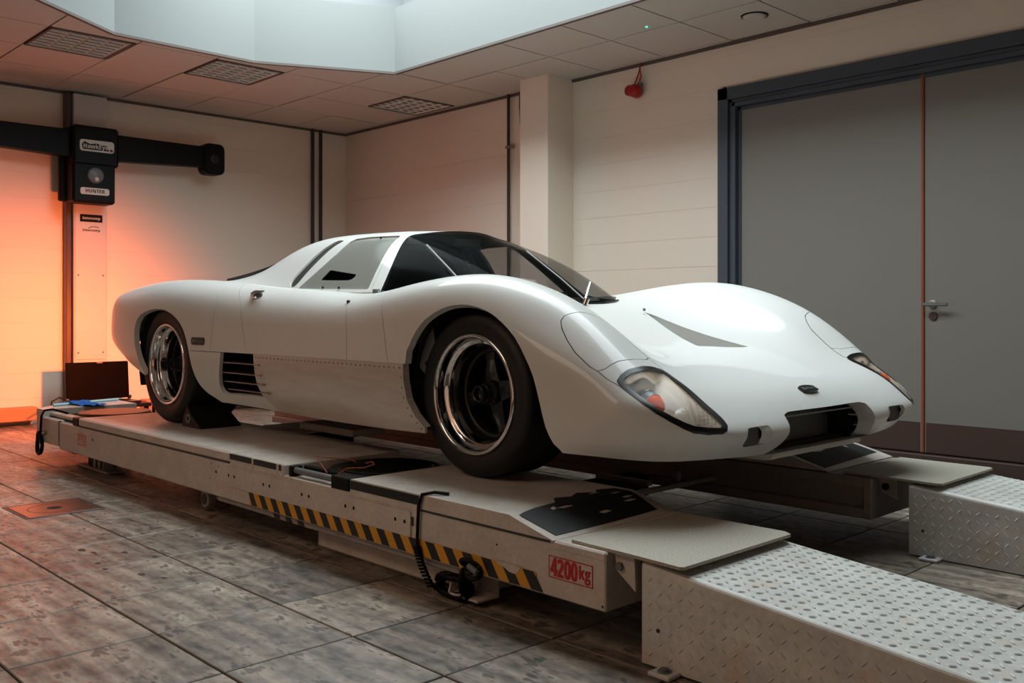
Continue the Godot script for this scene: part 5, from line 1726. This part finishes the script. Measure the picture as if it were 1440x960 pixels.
func name_badge(parent: Node, at: Vector3, ux: Vector3, uy: Vector3, w: float, h: float, lens: bool) -> void:
	var nn = ux.cross(uy).normalized()
	var poly := PackedVector2Array()
	if lens:
		for i in 17:
			poly.append(Vector2(-w / 2 + w * i / 16.0, h / 2 * pow(sin(PI * (0.12 + 0.76 * i / 16.0)), 0.5)))
		for i in 17:
			poly.append(Vector2(w / 2 - w * i / 16.0, -h / 2 * pow(sin(PI * (0.12 + 0.76 * i / 16.0)), 0.5)))
	else:
		poly = rounded(Vector2(-w / 2, -h / 2), Vector2(w / 2, h / 2), h * 0.35)
	var b = MB.new()
	b.prism(poly, at - nn * 0.004, ux, uy, nn * 0.0058)
	var o = obj("name_badge", b, M.black_satin, parent)
	part_label(o, "small dark name badge")
	var t = MB.new()
	t.add(lettering("McLaren", w * 0.66, 0.001), Transform3D(Basis(ux, uy, nn), at + nn * 0.0022 + ux * w * 0.08))
	t.prism(PackedVector2Array([Vector2(-w * 0.42, -h * 0.2), Vector2(-w * 0.32, -h * 0.2), Vector2(-w * 0.30, h * 0.2), Vector2(-w * 0.40, h * 0.2)]), at + nn * 0.0015, ux, uy, nn * 0.001)
	obj("lettering", t, M.trim_grey, o)

func door_bits(door: MeshInstance3D, s: int) -> void:
	# lever handle in its cup, latch pin
	var b = MB.new()
	var c = Vector3(-1.62, 1.043, 0.868 * s)
	b.box(Vector3(-1.655, 1.030, s * 0.868), Vector3(-1.63, 1.056, s * 0.885), 0.003)
	b.tube([Vector3(-1.645, 1.048, s * 0.880), Vector3(-1.60, 1.058, s * 0.878), Vector3(-1.545, 1.060, s * 0.868)], 0.008, 8, false, 0.005)
	b.tube([Vector3(-1.66, 1.036, s * 0.876), Vector3(-1.635, 1.028, s * 0.885), Vector3(-1.605, 1.030, s * 0.884)], 0.006, 8)
	obj("door_handle", b, M.chrome, door)
	var cup = MB.new()
	cup.ball(Vector3(-1.64, 1.046, s * 0.858), Vector3(0.055, 0.022, 0.014), 8, 16)
	obj("handle_cup", cup, M.trim_grey, door)
	var l = MB.new()
	l.ball(Vector3(-0.818, 1.004, s * 0.866), Vector3(0.011, 0.008, 0.008), 6, 10)
	l.cyl(Vector3(-0.812, 0.996, s * 0.868), Vector3(-0.806, 0.975, s * 0.882), 0.004, 8)
	obj("latch_pin", l, M.pipe_dark, door)

func rivets(tank: MeshInstance3D, g: Dictionary, s: int) -> void:
	# dome rivets along the top and front edges of the tank, set on the skin
	var b = MB.new()
	var spots = []
	var x = -1.50
	while x < -0.34:
		spots.append(Vector2(x, 0.738))
		x += 0.034
	for q in [[0.738,-0.335],[0.70,-0.336],[0.66,-0.334],[0.62,-0.330],[0.58,-0.312],[0.55,-0.292],[0.525,-0.262],[0.505,-0.235]]:
		spots.append(Vector2(q[1], q[0]))
	var ps: PackedVector3Array = g.p
	var ns: PackedVector3Array = g.n
	for q in spots:
		var best := -1
		var bd := 1e9
		for i in range(0, ps.size()):
			var p = ps[i]
			if p.z * s > 0.7:
				var d := absf(p.x - q.x) + absf(p.y - q.y)
				if d < bd:
					bd = d
					best = i
		var at = ps[best]
		var nn = ns[best]
		at -= nn * nn.dot(at - Vector3(q.x, q.y, at.z))
		at = Vector3(q.x, q.y, ps[best].z - (nn.x * (q.x - ps[best].x) + nn.y * (q.y - ps[best].y)) / nn.z)
		b.ball(at, Vector3(0.0042, 0.0042, 0.0042), 4, 6)
	stuff(obj("rivets", b, M.steel, tank))

func side_vent(car: Node3D, s: int) -> void:
	var b = MB.new()
	b.box(Vector3(-1.93, 0.50, s * 0.70), Vector3(-1.42, 0.76, s * 0.80))
	var v = obj("side_vent", b, M.void_black, car)
	part_label(v, "black side air intake behind the tank")
	for q in [[0.700, -1.86, -1.465, 0.941], [0.648, -1.875, -1.462, 0.933], [0.602, -1.885, -1.45, 0.920], [0.561, -1.88, -1.43, 0.903]]:
		var f = MB.new()
		f.prism(PackedVector2Array([Vector2(q[1], s * (q[3] - 0.010)), Vector2(q[1] + 0.03, s * q[3]), Vector2(-1.53, s * q[3]), Vector2(q[2], s * (q[3] + 0.006)), Vector2(q[2] - 0.02, s * (q[3] - 0.05)), Vector2(q[1], s * (q[3] - 0.10))]), Vector3(0, q[0], 0), Vector3.RIGHT, Vector3.BACK, Vector3(0, 0.0045, 0))
		obj("vent_fin", f, M.steel, v)

func head_lamp(car: Node3D, g: Dictionary, H: PackedFloat32Array, s: int) -> void:
	var bucket = obj("headlight", cut(g, [[neg(H, 0.0), 0.0]], s, sunk(g, neg(H, -0.014), 0.085, 0.045)), M.bucket_cream, car)
	part_label(bucket, "cream headlight well under a clear cover")
	obj("black_rim", cut(g, [[neg(H, -0.0005), 0.01], [less(H, -0.019), 0.012]], s, lifted(g, 0.0015)), M.black_satin, bucket)
	obj("clear_cover", cut(g, [[neg(H, -0.013), 0.0]], s, lifted(g, 0.0008)), M.clear_cover, bucket)
	var at = Vector3(0.795, 0.664, 0.795 * s)
	var ax = Vector3(0.80, -0.25, 0.22 * s).normalized()
	var b = MB.new()
	b.lathe([Vector2(0.030, -0.045), Vector2(0.034, -0.015), Vector2(0.034, 0.0)], at, ax, 24)
	obj("indicator_base", b, M.trim_grey, bucket)
	var rb = MB.new()
	rb.lathe([Vector2(0.031, -0.048), Vector2(0.036, -0.044), Vector2(0.036, -0.034), Vector2(0.033, -0.030)], at, ax, 24)
	obj("indicator_ring", rb, M.black_satin, bucket)
	var l = MB.new()
	var prof = []
	for i in 9:
		var q = PI / 2 * i / 8.0
		prof.append(Vector2(0.032 * cos(q), 0.048 * sin(q)))
	l.lathe(prof, at, ax, 24)
	var lo = obj("indicator_lens", l, M.amber_lens, bucket)
	part_label(lo, "amber indicator lens")
	var hl = MB.new()
	prof = []
	for i in 8:
		var q = PI / 2 * i / 7.0
		prof.append(Vector2(0.058 * cos(q), 0.016 * sin(q)))
	hl.lathe(prof, Vector3(0.875, 0.600, 0.715 * s), Vector3(0.82, 0.55, 0.1 * s), 28)
	obj("lamp_glass", hl, M.lamp_lens, bucket)

func lifted(g: Dictionary, h: float) -> PackedVector3Array:
	var o := PackedVector3Array()
	var ps: PackedVector3Array = g.p
	var ns: PackedVector3Array = g.n
	o.resize(ps.size())
	for i in ps.size():
		o[i] = ps[i] + ns[i] * h
	return o

func tail_end(car: Node3D, g: Dictionary) -> void:
	var ps: PackedVector3Array = g.p
	var nv: int = g.nv
	var base: int = (int(g.nu) - 1) * nv
	var b = MB.new()
	var c = Vector3(-3.40, 0.90, 0)
	for i in nv - 1:
		b.flat(ps[base + i], ps[base + i + 1], c, Vector3.LEFT)
	b.flat(ps[base], ps[base + nv - 1], c, Vector3.LEFT)
	obj("tail_panel", b, M.white_paint, car)

func pocket(g: Dictionary, front: PackedVector2Array, back: PackedVector2Array, depth: float, s: int, per := 3) -> MB:
	# walls from an outline (z, y) on the nose skin back to a smaller outline
	var ps: PackedVector3Array = g.p
	var ns: PackedVector3Array = g.n
	var near = []
	for i in ps.size():
		if ps[i].x > 0.84 and ns[i].x > 0.05:
			near.append(i)
	var A = []
	var B = []
	for i in front.size():
		for k in per:
			var t = float(k) / per
			var q = front[i].lerp(front[(i + 1) % front.size()], t)
			var r = back[i].lerp(back[(i + 1) % back.size()], t)
			var best = near[0]
			var bd = 1e9
			for w in near:
				var d = Vector2(ps[w].z * s, ps[w].y).distance_squared_to(q)
				if d < bd:
					bd = d
					best = w
			var dx = (ns[best].z * (q.x * s - ps[best].z) + ns[best].y * (q.y - ps[best].y)) / maxf(ns[best].x, 0.15)
			var x = ps[best].x - clampf(dx, -0.02, 0.02)
			A.append(Vector3(x, q.y, q.x * s))
			B.append(Vector3(x - depth, r.y, r.x * s))
	var b := MB.new()
	var mid = Vector3.ZERO
	for p in B:
		mid += p / B.size()
	for i in A.size():
		var k = (i + 1) % A.size()
		b.quad(A[i], A[k], B[k], B[i], mid - A[i] + Vector3(0.08, 0, 0))
	return b

func nose_bits(car: Node3D, g: Dictionary) -> void:
	var mf = smooth_loop(pairs([-0.39,0.474,-0.352,0.495,-0.332,0.518,-0.318,0.545,-0.308,0.58,-0.300,0.607,-0.26,0.614,0.26,0.614,0.300,0.607,0.308,0.58,0.318,0.545,0.332,0.518,0.352,0.495,0.39,0.474]), 1)
	var mb = smooth_loop(pairs([-0.325,0.458,-0.318,0.476,-0.308,0.50,-0.300,0.53,-0.292,0.57,-0.286,0.596,-0.26,0.602,0.26,0.602,0.286,0.596,0.292,0.57,0.300,0.53,0.308,0.50,0.318,0.476,0.325,0.458]), 1)
	part_label(obj("mouth_cheeks", pocket(g, mf, mb, 0.060, 1), M.white_paint, car), "white inner lip of the radiator mouth")
	# radiator mouth
	var b = MB.new()
	b.box(Vector3(0.78, 0.45, -0.30), Vector3(0.79, 0.61, 0.30))
	b.box(Vector3(0.78, 0.602, -0.295), Vector3(0.925, 0.606, 0.295))
	b.box(Vector3(0.78, 0.455, -0.315), Vector3(0.915, 0.459, 0.315))
	for s in [-1.0, 1.0]:
		b.quad(Vector3(0.905, 0.606, s * 0.284), Vector3(0.905, 0.455, s * 0.318), Vector3(0.78, 0.455, s * 0.30), Vector3(0.78, 0.606, s * 0.28), Vector3(0, 0, -s))
	var m = obj("air_intake", b, M.well_black, car)
	part_label(m, "dark radiator mouth in the nose")
	obj("radiator_mesh", boxed(Vector3(0.845, 0.459, -0.235), Vector3(0.85, 0.602, 0.275)), M.wire_mesh, m)
	var st = MB.new()
	st.box(Vector3(0.930, 0.5885, -0.270), Vector3(0.938, 0.594, 0.292), 0.002)
	obj("mouth_strip", st, M.steel, m)
	var lp = MB.new()
	lp.prism(PackedVector2Array([Vector2(0.80, 0.446), Vector2(0.918, 0.446), Vector2(0.938, 0.452), Vector2(0.944, 0.462), Vector2(0.938, 0.470), Vector2(0.905, 0.470), Vector2(0.80, 0.462)]), Vector3(0, 0, -0.322), Vector3.RIGHT, Vector3.UP, Vector3(0, 0, 0.644))
	part_label(obj("chin_lip", lp, M.white_paint, car), "white chin lip under the radiator mouth")
	name_badge(car, Vector3(0.898, 0.6765, 0.0), Vector3(0, 0, -1), Vector3(-0.90, 0.43, 0).normalized(), 0.105, 0.046, true)
	for s in [1.0, -1.0]:
		name_badge(car, Vector3(-2.062, 0.805, s * 0.9675), Vector3(s * 1.0, 0, -0.06).normalized(), Vector3.UP, 0.135, 0.040, false)
	# wiper at the foot of the screen
	var w = MB.new()
	w.tube([Vector3(-0.170, 0.990, 0.045), Vector3(-0.165, 1.018, 0.035)], 0.013, 10)
	w.tube([Vector3(-0.172, 1.010, 0.040), Vector3(-0.19, 1.045, 0.005), Vector3(-0.215, 1.094, -0.045)], 0.006, 8, false, 0.004)
	obj("wiper_arm", w, M.chrome, car)
	var wb = MB.new()
	wb.tube([Vector3(-0.198, 1.045, 0.005), Vector3(-0.222, 1.098, -0.05)], 0.005, 6)
	obj("wiper_blade", wb, M.black_satin, car)
	var hp = MB.new()
	hp.cyl(Vector3(-0.055, 0.962, -0.235), Vector3(-0.055, 0.975, -0.235), 0.007, 10)
	obj("bonnet_pin", hp, M.steel, car)

func under_body(car: Node3D) -> void:
	var b = MB.new()
	b.box(Vector3(-3.25, 0.47, -0.56), Vector3(0.88, 0.485, 0.56))
	b.box(Vector3(-1.95, 0.47, -0.83), Vector3(-0.42, 0.485, 0.83))
	b.box(Vector3(0.50, 0.488, -0.80), Vector3(0.80, 0.50, 0.80))
	# well linings
	for q in [[0.03, 0.65, 0.362], [-2.50, 0.66, 0.385]]:
		for s in [-1.0, 1.0]:
			var k = 20
			for i in k:
				var a0 = -0.35 + (PI + 0.7) * i / k
				var a1 = -0.35 + (PI + 0.7) * (i + 1) / k
				var x0 = q[0] + q[2] * cos(a0)
				var x1 = q[0] + q[2] * cos(a1)
				var lid0 = 0.985 - 0.45 * maxf(0.0, x0 - 0.05) if q[0] > -1.0 else 1.05
				var lid1 = 0.985 - 0.45 * maxf(0.0, x1 - 0.05) if q[0] > -1.0 else 1.05
				var p0 = Vector3(x0, minf(q[1] + q[2] * sin(a0), lid0), 0)
				var p1 = Vector3(x1, minf(q[1] + q[2] * sin(a1), lid1), 0)
				var zi = Vector3(0, 0, s * 0.575)
				var zo = Vector3(0, 0, s * (0.885 if q[0] > -1.0 else 0.940))
				b.quad(p0 + zi, p1 + zi, p1 + zo, p0 + zo, Vector3(q[0], q[1], 0) - p0)
				b.flat(Vector3(q[0], q[1], 0) + zi, p0 + zi, p1 + zi, Vector3(0, 0, s))
	var o = obj("underbody", b, M.well_black, car)
	for s in [-1.0, 1.0]:
		var p = MB.new()
		p.prism(PackedVector2Array([Vector2(-0.325, 0.915), Vector2(-0.235, 0.90), Vector2(-0.215, 0.80), Vector2(-0.235, 0.735), Vector2(-0.285, 0.715), Vector2(-0.315, 0.735), Vector2(-0.325, 0.80)]), Vector3(0, 0, s * 0.86), Vector3.RIGHT, Vector3.UP, Vector3(0, 0, s * 0.005))
		var po = obj("guard_plate", p, M.trim_grey, o)
		part_label(po, "small grey plate behind the front wheel")
		for y in [0.755, 0.835]:
			var h = MB.new()
			h.cyl(Vector3(-0.27, y, s * 0.866), Vector3(-0.27, y, s * 0.868), 0.010, 12)
			if y < 0.8:
				obj("plate_hole", h, M.void_black, o)

func wheel(car: Node3D, x: float, zo: float, r: float, w: float, rr: float, s: float) -> void:
	var t = Node3D.new()
	t.name = "wheel"
	car.add_child(t, true)
	t.position = -car.position
	var ax = Vector3(0, 0, s)
	var o = Vector3(x, DECK + r, zo - s * w)
	var b = MB.new()
	var sh = 0.035
	var prof = [Vector2(rr - 0.012, 0.03), Vector2(rr + 0.012, 0.008), Vector2(lerpf(rr, r, 0.5), 0.0), Vector2(r - 0.018, 0.008), Vector2(r - 0.006, 0.022), Vector2(r - 0.001, sh + 0.01), Vector2(r, w * 0.5), Vector2(r - 0.001, w - sh - 0.01), Vector2(r - 0.006, w - 0.024), Vector2(r - 0.020, w - 0.008), Vector2(lerpf(rr, r, 0.55), w), Vector2(rr + 0.016, w - 0.006), Vector2(rr + 0.004, w - 0.014), Vector2(rr - 0.008, w - 0.03)]
	b.lathe(prof, o, ax, 96)
	obj("tyre", b, M.rubber, t)
	var rm = MB.new()
	rm.lathe([Vector2(rr + 0.006, w - 0.020), Vector2(rr + 0.008, w - 0.008), Vector2(rr + 0.003, w - 0.001), Vector2(rr - 0.006, w - 0.002), Vector2(rr - 0.012, w - 0.012), Vector2(rr - 0.014, w - 0.040), Vector2(rr - 0.017, w - 0.046), Vector2(rr - 0.029, w - 0.048), Vector2(rr - 0.034, w - 0.054), Vector2(rr - 0.037, w - 0.075), Vector2(rr - 0.041, w - 0.088)], o, ax, 96)
	part_label(obj("rim", rm, M.chrome, t), "polished stepped rim")
	var br = MB.new()
	br.lathe([Vector2(rr - 0.041, w - 0.088), Vector2(rr - 0.046, w - 0.095), Vector2(rr - 0.047, 0.03)], o, ax, 64)
	obj("barrel", br, M.wheel_black, t)
	var h0 = w - 0.135
	var rg = MB.new()
	rg.lathe([Vector2(rr - 0.047, h0 + 0.020), Vector2(rr - 0.060, h0 + 0.022), Vector2(rr - 0.066, h0 + 0.014), Vector2(rr - 0.068, h0 - 0.02)], o, ax, 64)
	obj("spider_ring", rg, M.wheel_black, t)
	var phase = deg_to_rad(14.0)
	for k in 4:
		var a = phase + PI / 2 * k
		var d = Vector3(cos(a), sin(a), 0)
		var e = Vector3(-sin(a), cos(a), 0)
		var sp = MB.new()
		var r0 = 0.030
		var r1 = rr - 0.055
		# a spoke with a raised back: broad at the hub, waisted, broad at the ring
		var ws = [[r0, 0.040, 0.034], [lerpf(r0, r1, 0.35), 0.032, 0.030], [lerpf(r0, r1, 0.7), 0.024, 0.016], [r1, 0.031, 0.012]]
		for i in 3:
			var A = ws[i]
			var B = ws[i + 1]
			var c0 = o + d * A[0]
			var c1 = o + d * B[0]
			var t0 = ax * (h0 + A[2])
			var t1 = ax * (h0 + B[2])
			var m0 = ax * (h0 + A[2] * 0.5)
			var m1 = ax * (h0 + B[2] * 0.5)
			var z0 = ax * (h0 - 0.02)
			sp.quad(c0 + e * A[1] * 0.35 + t0, c0 - e * A[1] * 0.35 + t0, c1 - e * B[1] * 0.35 + t1, c1 + e * B[1] * 0.35 + t1, ax)
			for q in [-1.0, 1.0]:
				sp.quad(c0 + e * A[1] * 0.35 * q + t0, c1 + e * B[1] * 0.35 * q + t1, c1 + e * B[1] * q + m1, c0 + e * A[1] * q + m0, ax + e * q)
				sp.quad(c0 + e * A[1] * q + m0, c1 + e * B[1] * q + m1, c1 + e * B[1] * q + z0, c0 + e * A[1] * q + z0, e * q)
		obj("spoke", sp, M.wheel_black, t)
	var hb = MB.new()
	hb.lathe([Vector2(0.052, h0 - 0.04), Vector2(0.050, h0 + 0.035), Vector2(0.044, h0 + 0.050), Vector2(0.036, h0 + 0.055), Vector2(0.035, h0 + 0.075), Vector2(0.0, h0 + 0.075)], o, ax, 32)
	obj("hub", hb, M.wheel_black, t)
	var nt = MB.new()
	nt.lathe([Vector2(0.033, h0 + 0.074), Vector2(0.032, h0 + 0.098), Vector2(0.028, h0 + 0.103), Vector2(0.023, h0 + 0.100), Vector2(0.021, h0 + 0.080), Vector2(0.0, h0 + 0.080)], o, ax, 32)
	obj("hub_nut", nt, M.wheel_black, t)
	var bd = MB.new()
	bd.lathe([Vector2(0.150, h0 - 0.075), Vector2(0.150, h0 - 0.055), Vector2(0.06, h0 - 0.055)], o, ax, 48)
	obj("brake_disc", bd, M.mesh_dark, t)
	bd = MB.new()
	bd.lathe([Vector2(rr - 0.05, 0.05), Vector2(0.0, 0.05)], o, ax, 32)
	obj("back_plate", bd, M.well_black, t)

func canopy(car: Node3D) -> void:
	var W: Material = M.white_paint
	var g = skin(CANOPY, 150, 221)
	var WIN = flat_field(g, smooth_loop(pairs([-1.515,1.075,-1.483,1.133,-1.455,1.193,-1.434,1.253,-1.425,1.318,-1.41,1.334,-1.32,1.340,-1.12,1.338,-1.095,1.328,-1.07,1.28,-0.985,1.14,-0.935,1.065,-0.945,1.062,-1.2,1.068]), 1), "xy", func(p): return absf(p.z) > 0.2)
	var CV = flat_field(g, smooth_loop(pairs([-1.621,1.104,-1.59,1.088,-1.566,1.082,-1.555,1.092,-1.551,1.116,-1.551,1.153,-1.547,1.194,-1.54,1.236,-1.529,1.278,-1.516,1.306,-1.497,1.327,-1.527,1.332,-1.556,1.330,-1.577,1.315,-1.599,1.288,-1.611,1.258,-1.621,1.223,-1.627,1.188,-1.632,1.156,-1.633,1.127]), 3), "xy", func(p): return absf(p.z) > 0.2)
	var RW = flat_field(g, pairs([-1.97,-0.3,-1.97,0.30,-2.15,0.36,-2.45,0.42,-2.74,0.46,-2.74,-0.3]), "xz", func(p): return p.x < -1.8)
	var PG = field(g, func(p): return 1.0)
	var us: PackedFloat32Array = g.u
	for i in us.size():
		PG[i] = us[i] - 0.30
	var skirt = cut(g, [[WIN, 0.014], [CV, 0.012], [RW, 0.010], [less(PG, 0.006), 0.012]])
	# the foot of the cabin runs on down into the body
	var ps: PackedVector3Array = g.p
	var nv: int = g.nv
	for a in int(g.nu) - 1:
		for s in [0, nv - 1]:
			var p = ps[a * nv + s]
			var q = ps[(a + 1) * nv + s]
			var out = Vector3(0, 0, 1 if s == 0 else -1)
			var d = Vector3(0, -0.05, 0) - out * 0.0
			skirt.quad(p, q, q + d, p + d, out)
	var roof = obj("cabin_shell", skirt, W, car)
	part_label(roof, "white roof with sweeping rear buttresses")
	var fr = obj("screen_pillars", cut(g, [[neg(PG, -0.006), 0.012], [WIN, 0.012]]), W, car)
	for s in [1, -1]:
		var hole = flat_field(g, smooth_loop(pairs([-1.388,1.120,-1.376,1.170,-1.362,1.171,-1.264,1.159,-1.134,1.144,-1.126,1.133,-1.134,1.118,-1.16,1.114,-1.27,1.116]), 1), "xy", func(p): return absf(p.z) > 0.2)
		var gl = obj("door_glass", cut(g, [[neg(WIN, 0.004), 0.0], [hole, 0.003]], s, lifted(g, -0.006)), M.perspex_reflect_tint, car)
		obj("glass_border", cut(g, [[neg(WIN, 0.004), 0.0], [less(WIN, -0.013), 0.0]], s, lifted(g, -0.0085)), M.trim_grey, gl)
		var sc = MB.new()
		for q in [[-1.30, 1.078, 0.690], [-1.16, 1.074, 0.690], [-1.22, 1.331, 0.402], [-1.03, 1.225, 0.497], [-0.985, 1.15, 0.575]]:
			sc.ball(Vector3(q[0], q[1], s * q[2]), Vector3(0.006, 0.006, 0.006), 4, 8)
		obj("glass_screws", sc, M.void_black, gl)
		var vm = obj("vent_mesh", cut(g, [[neg(CV, 0.003), 0.0]], s, lifted(g, -0.010)), M.wire_mesh, car)
	var rw = obj("rear_window", cut(g, [[neg(RW, -0.002), 0.026]], 0, lifted(g, 0.028)), M.black_satin, car)
	part_label(rw, "dark rear panel between the buttresses")
	obj("headlining", cut(g, [[less(WIN, 0.003), 0.0], [less(CV, 0.003), 0.0], [less(RW, 0.006), 0.0]], 0, lifted(g, -0.014)), M.seat_black, roof)
	var hg = MB.new()
	hg.box(Vector3(-0.858, 1.040, 0.694), Vector3(-0.835, 1.062, 0.712), 0.003)
	hg.tube([Vector3(-0.845, 1.055, 0.706), Vector3(-0.80, 1.058, 0.712), Vector3(-0.79, 1.045, 0.715)], 0.004, 6)
	obj("pillar_clip", hg, M.trim_grey, fr)
	# ---- windscreen: from the pillars and header down to the foot line
	var foot = []
	for q in [[-0.825, 1.046, 0.688], [-0.70, 1.030, 0.635], [-0.58, 1.020, 0.575], [-0.40, 1.013, 0.452], [-0.278, 1.010, 0.31], [-0.222, 1.001, 0.18], [-0.200, 0.994, 0.08], [-0.196, 0.993, 0.0]]:
		foot.append(Vector3(q[0], q[1], q[2]))
	for i in range(foot.size() - 2, -1, -1):
		foot.append(Vector3(foot[i].x, foot[i].y, -foot[i].z))
	var n = nv
	var rows = 14
	var at = []
	for b in n:
		var t = float(b) / (n - 1) * (foot.size() - 1)
		var i := mini(int(t), foot.size() - 2)
		var f: Vector3 = foot[i].cubic_interpolate(foot[i + 1], foot[maxi(i - 1, 0)], foot[mini(i + 2, foot.size() - 1)], t - i)
		var top = ps[b]
		var col = []
		var w = 1.0 - absf(2.0 * b / (n - 1) - 1.0)
		var out = Vector3(0.50, 0.80, 0.55 * signf(top.z) * (1.0 - w)).normalized()
		for k in rows + 1:
			var q = float(k) / rows
			col.append(f.lerp(top, q) + out * 0.030 * sin(PI * q) * smoothstep(0.0, 0.45, w))
		at.append(col)
	var nn = []
	for b in n:
		var col = []
		for k in rows + 1:
			var du = at[mini(b + 1, n - 1)][k] - at[maxi(b - 1, 0)][k]
			var dv = at[b][mini(k + 1, rows)] - at[b][maxi(k - 1, 0)]
			var c: Vector3 = du.cross(dv)
			if c.length_squared() < 1e-14:
				c = Vector3(0.5, 0.5, 0.7 * signf(at[b][k].z))
			c = c.normalized()
			col.append(c if c.y > 0.0 or c.x > 0.3 else -c)
		nn.append(col)
	var gm = MB.new()
	for b in n - 1:
		for k in rows:
			gm.tri(at[b][k], at[b + 1][k], at[b + 1][k + 1], nn[b][k], nn[b + 1][k], nn[b + 1][k + 1])
			gm.tri(at[b][k], at[b + 1][k + 1], at[b][k + 1], nn[b][k], nn[b + 1][k + 1], nn[b][k + 1])
	var ws = obj("windscreen", gm, M.window_glass, car)
	var seal = MB.new()
	var line = []
	for b in range(0, n, 4):
		line.append(at[b][0] + Vector3(0, 0.002, 0))
	seal.tube(line, 0.007, 6)
	obj("screen_seal", seal, M.black_satin, ws)
	# ---- inside: floor tub, bulkhead, dashboard, seats, wheel, cage
	var tub = MB.new()
	tub.box(Vector3(-1.95, 0.55, -0.66), Vector3(-0.30, 0.57, 0.66))
	for s in [-1.0, 1.0]:
		tub.quad(Vector3(-1.95, 0.55, s * 0.655), Vector3(-0.30, 0.55, s * 0.655), Vector3(-0.40, 0.985, s * 0.655), Vector3(-1.95, 1.05, s * 0.655), Vector3(0, 0, -s))
	tub.prism(PackedVector2Array([Vector2(-0.62, 0.55), Vector2(0.62, 0.55), Vector2(0.64, 1.03), Vector2(0.45, 1.27), Vector2(0.30, 1.335), Vector2(0.12, 1.36), Vector2(-0.12, 1.36), Vector2(-0.30, 1.335), Vector2(-0.45, 1.27), Vector2(-0.64, 1.03)]), Vector3(-1.80, 0, 0), Vector3.BACK, Vector3.UP, Vector3(0.012, 0, 0))
	var io = obj("cockpit", tub, M.interior_blue, car)
	var ds = MB.new()
	ds.prism(PackedVector2Array([Vector2(-0.22, 0.57), Vector2(-0.22, 0.975), Vector2(-0.36, 0.995), Vector2(-0.56, 1.0), Vector2(-0.62, 0.97), Vector2(-0.60, 0.80), Vector2(-0.50, 0.57)]), Vector3(0, 0, -0.60), Vector3.RIGHT, Vector3.UP, Vector3(0, 0, 1.20))
	obj("dashboard", ds, M.seat_black, io)
	for z in [-0.28, 0.28]:
		var st = MB.new()
		st.prism(PackedVector2Array([Vector2(-0.95, 0.58), Vector2(-0.92, 0.68), Vector2(-1.30, 0.66), Vector2(-1.50, 0.78), Vector2(-1.66, 1.08), Vector2(-1.72, 1.06), Vector2(-1.62, 0.74), Vector2(-1.48, 0.58)]), Vector3(0, 0, z - 0.20), Vector3.RIGHT, Vector3.UP, Vector3(0, 0, 0.40))
		obj("seat", st, M.seat_black, io)
	var sw = MB.new()
	var ring = []
	for i in 28:
		var a = TAU * i / 28.0
		ring.append(Vector3(-0.80, 0.93, 0.28) + Vector3(0.06 * sin(a), 0.14 * sin(a), 0.15 * cos(a)))
	sw.tube(ring, 0.012, 8, true)
	sw.tube([Vector3(-0.80, 0.93, 0.28), Vector3(-0.60, 0.88, 0.28)], 0.02, 8)
	for a in [0.0, PI * 2 / 3, PI * 4 / 3]:
		sw.tube([Vector3(-0.795, 0.93, 0.28), Vector3(-0.80, 0.93, 0.28) + Vector3(0.06 * sin(a), 0.14 * sin(a), 0.15 * cos(a))], 0.007, 6)
	obj("steering_wheel", sw, M.seat_black, io)
	var ca = MB.new()
	for s in [-1.0, 1.0]:
		ca.tube([Vector3(-0.93, 1.278, s * 0.34), Vector3(-0.695, 1.125, s * 0.36), Vector3(-0.52, 1.0, s * 0.37)], 0.009, 8)
	obj("screen_strut", ca, M.steel, io)
	var hp = MB.new()
	hp.tube([Vector3(-1.70, 0.60, 0.56), Vector3(-1.66, 1.06, 0.55), Vector3(-1.58, 1.24, 0.42), Vector3(-1.56, 1.31, 0.25), Vector3(-1.56, 1.325, 0.0), Vector3(-1.56, 1.31, -0.25), Vector3(-1.58, 1.24, -0.42), Vector3(-1.66, 1.06, -0.55), Vector3(-1.70, 0.60, -0.56)], 0.02, 10)
	obj("roll_hoop", hp, M.seat_black, io)
	var rm = MB.new()
	rm.box(Vector3(-1.03, 1.295, -0.09), Vector3(-1.015, 1.335, 0.09), 0.006)
	obj("mirror", rm, M.seat_black, io)
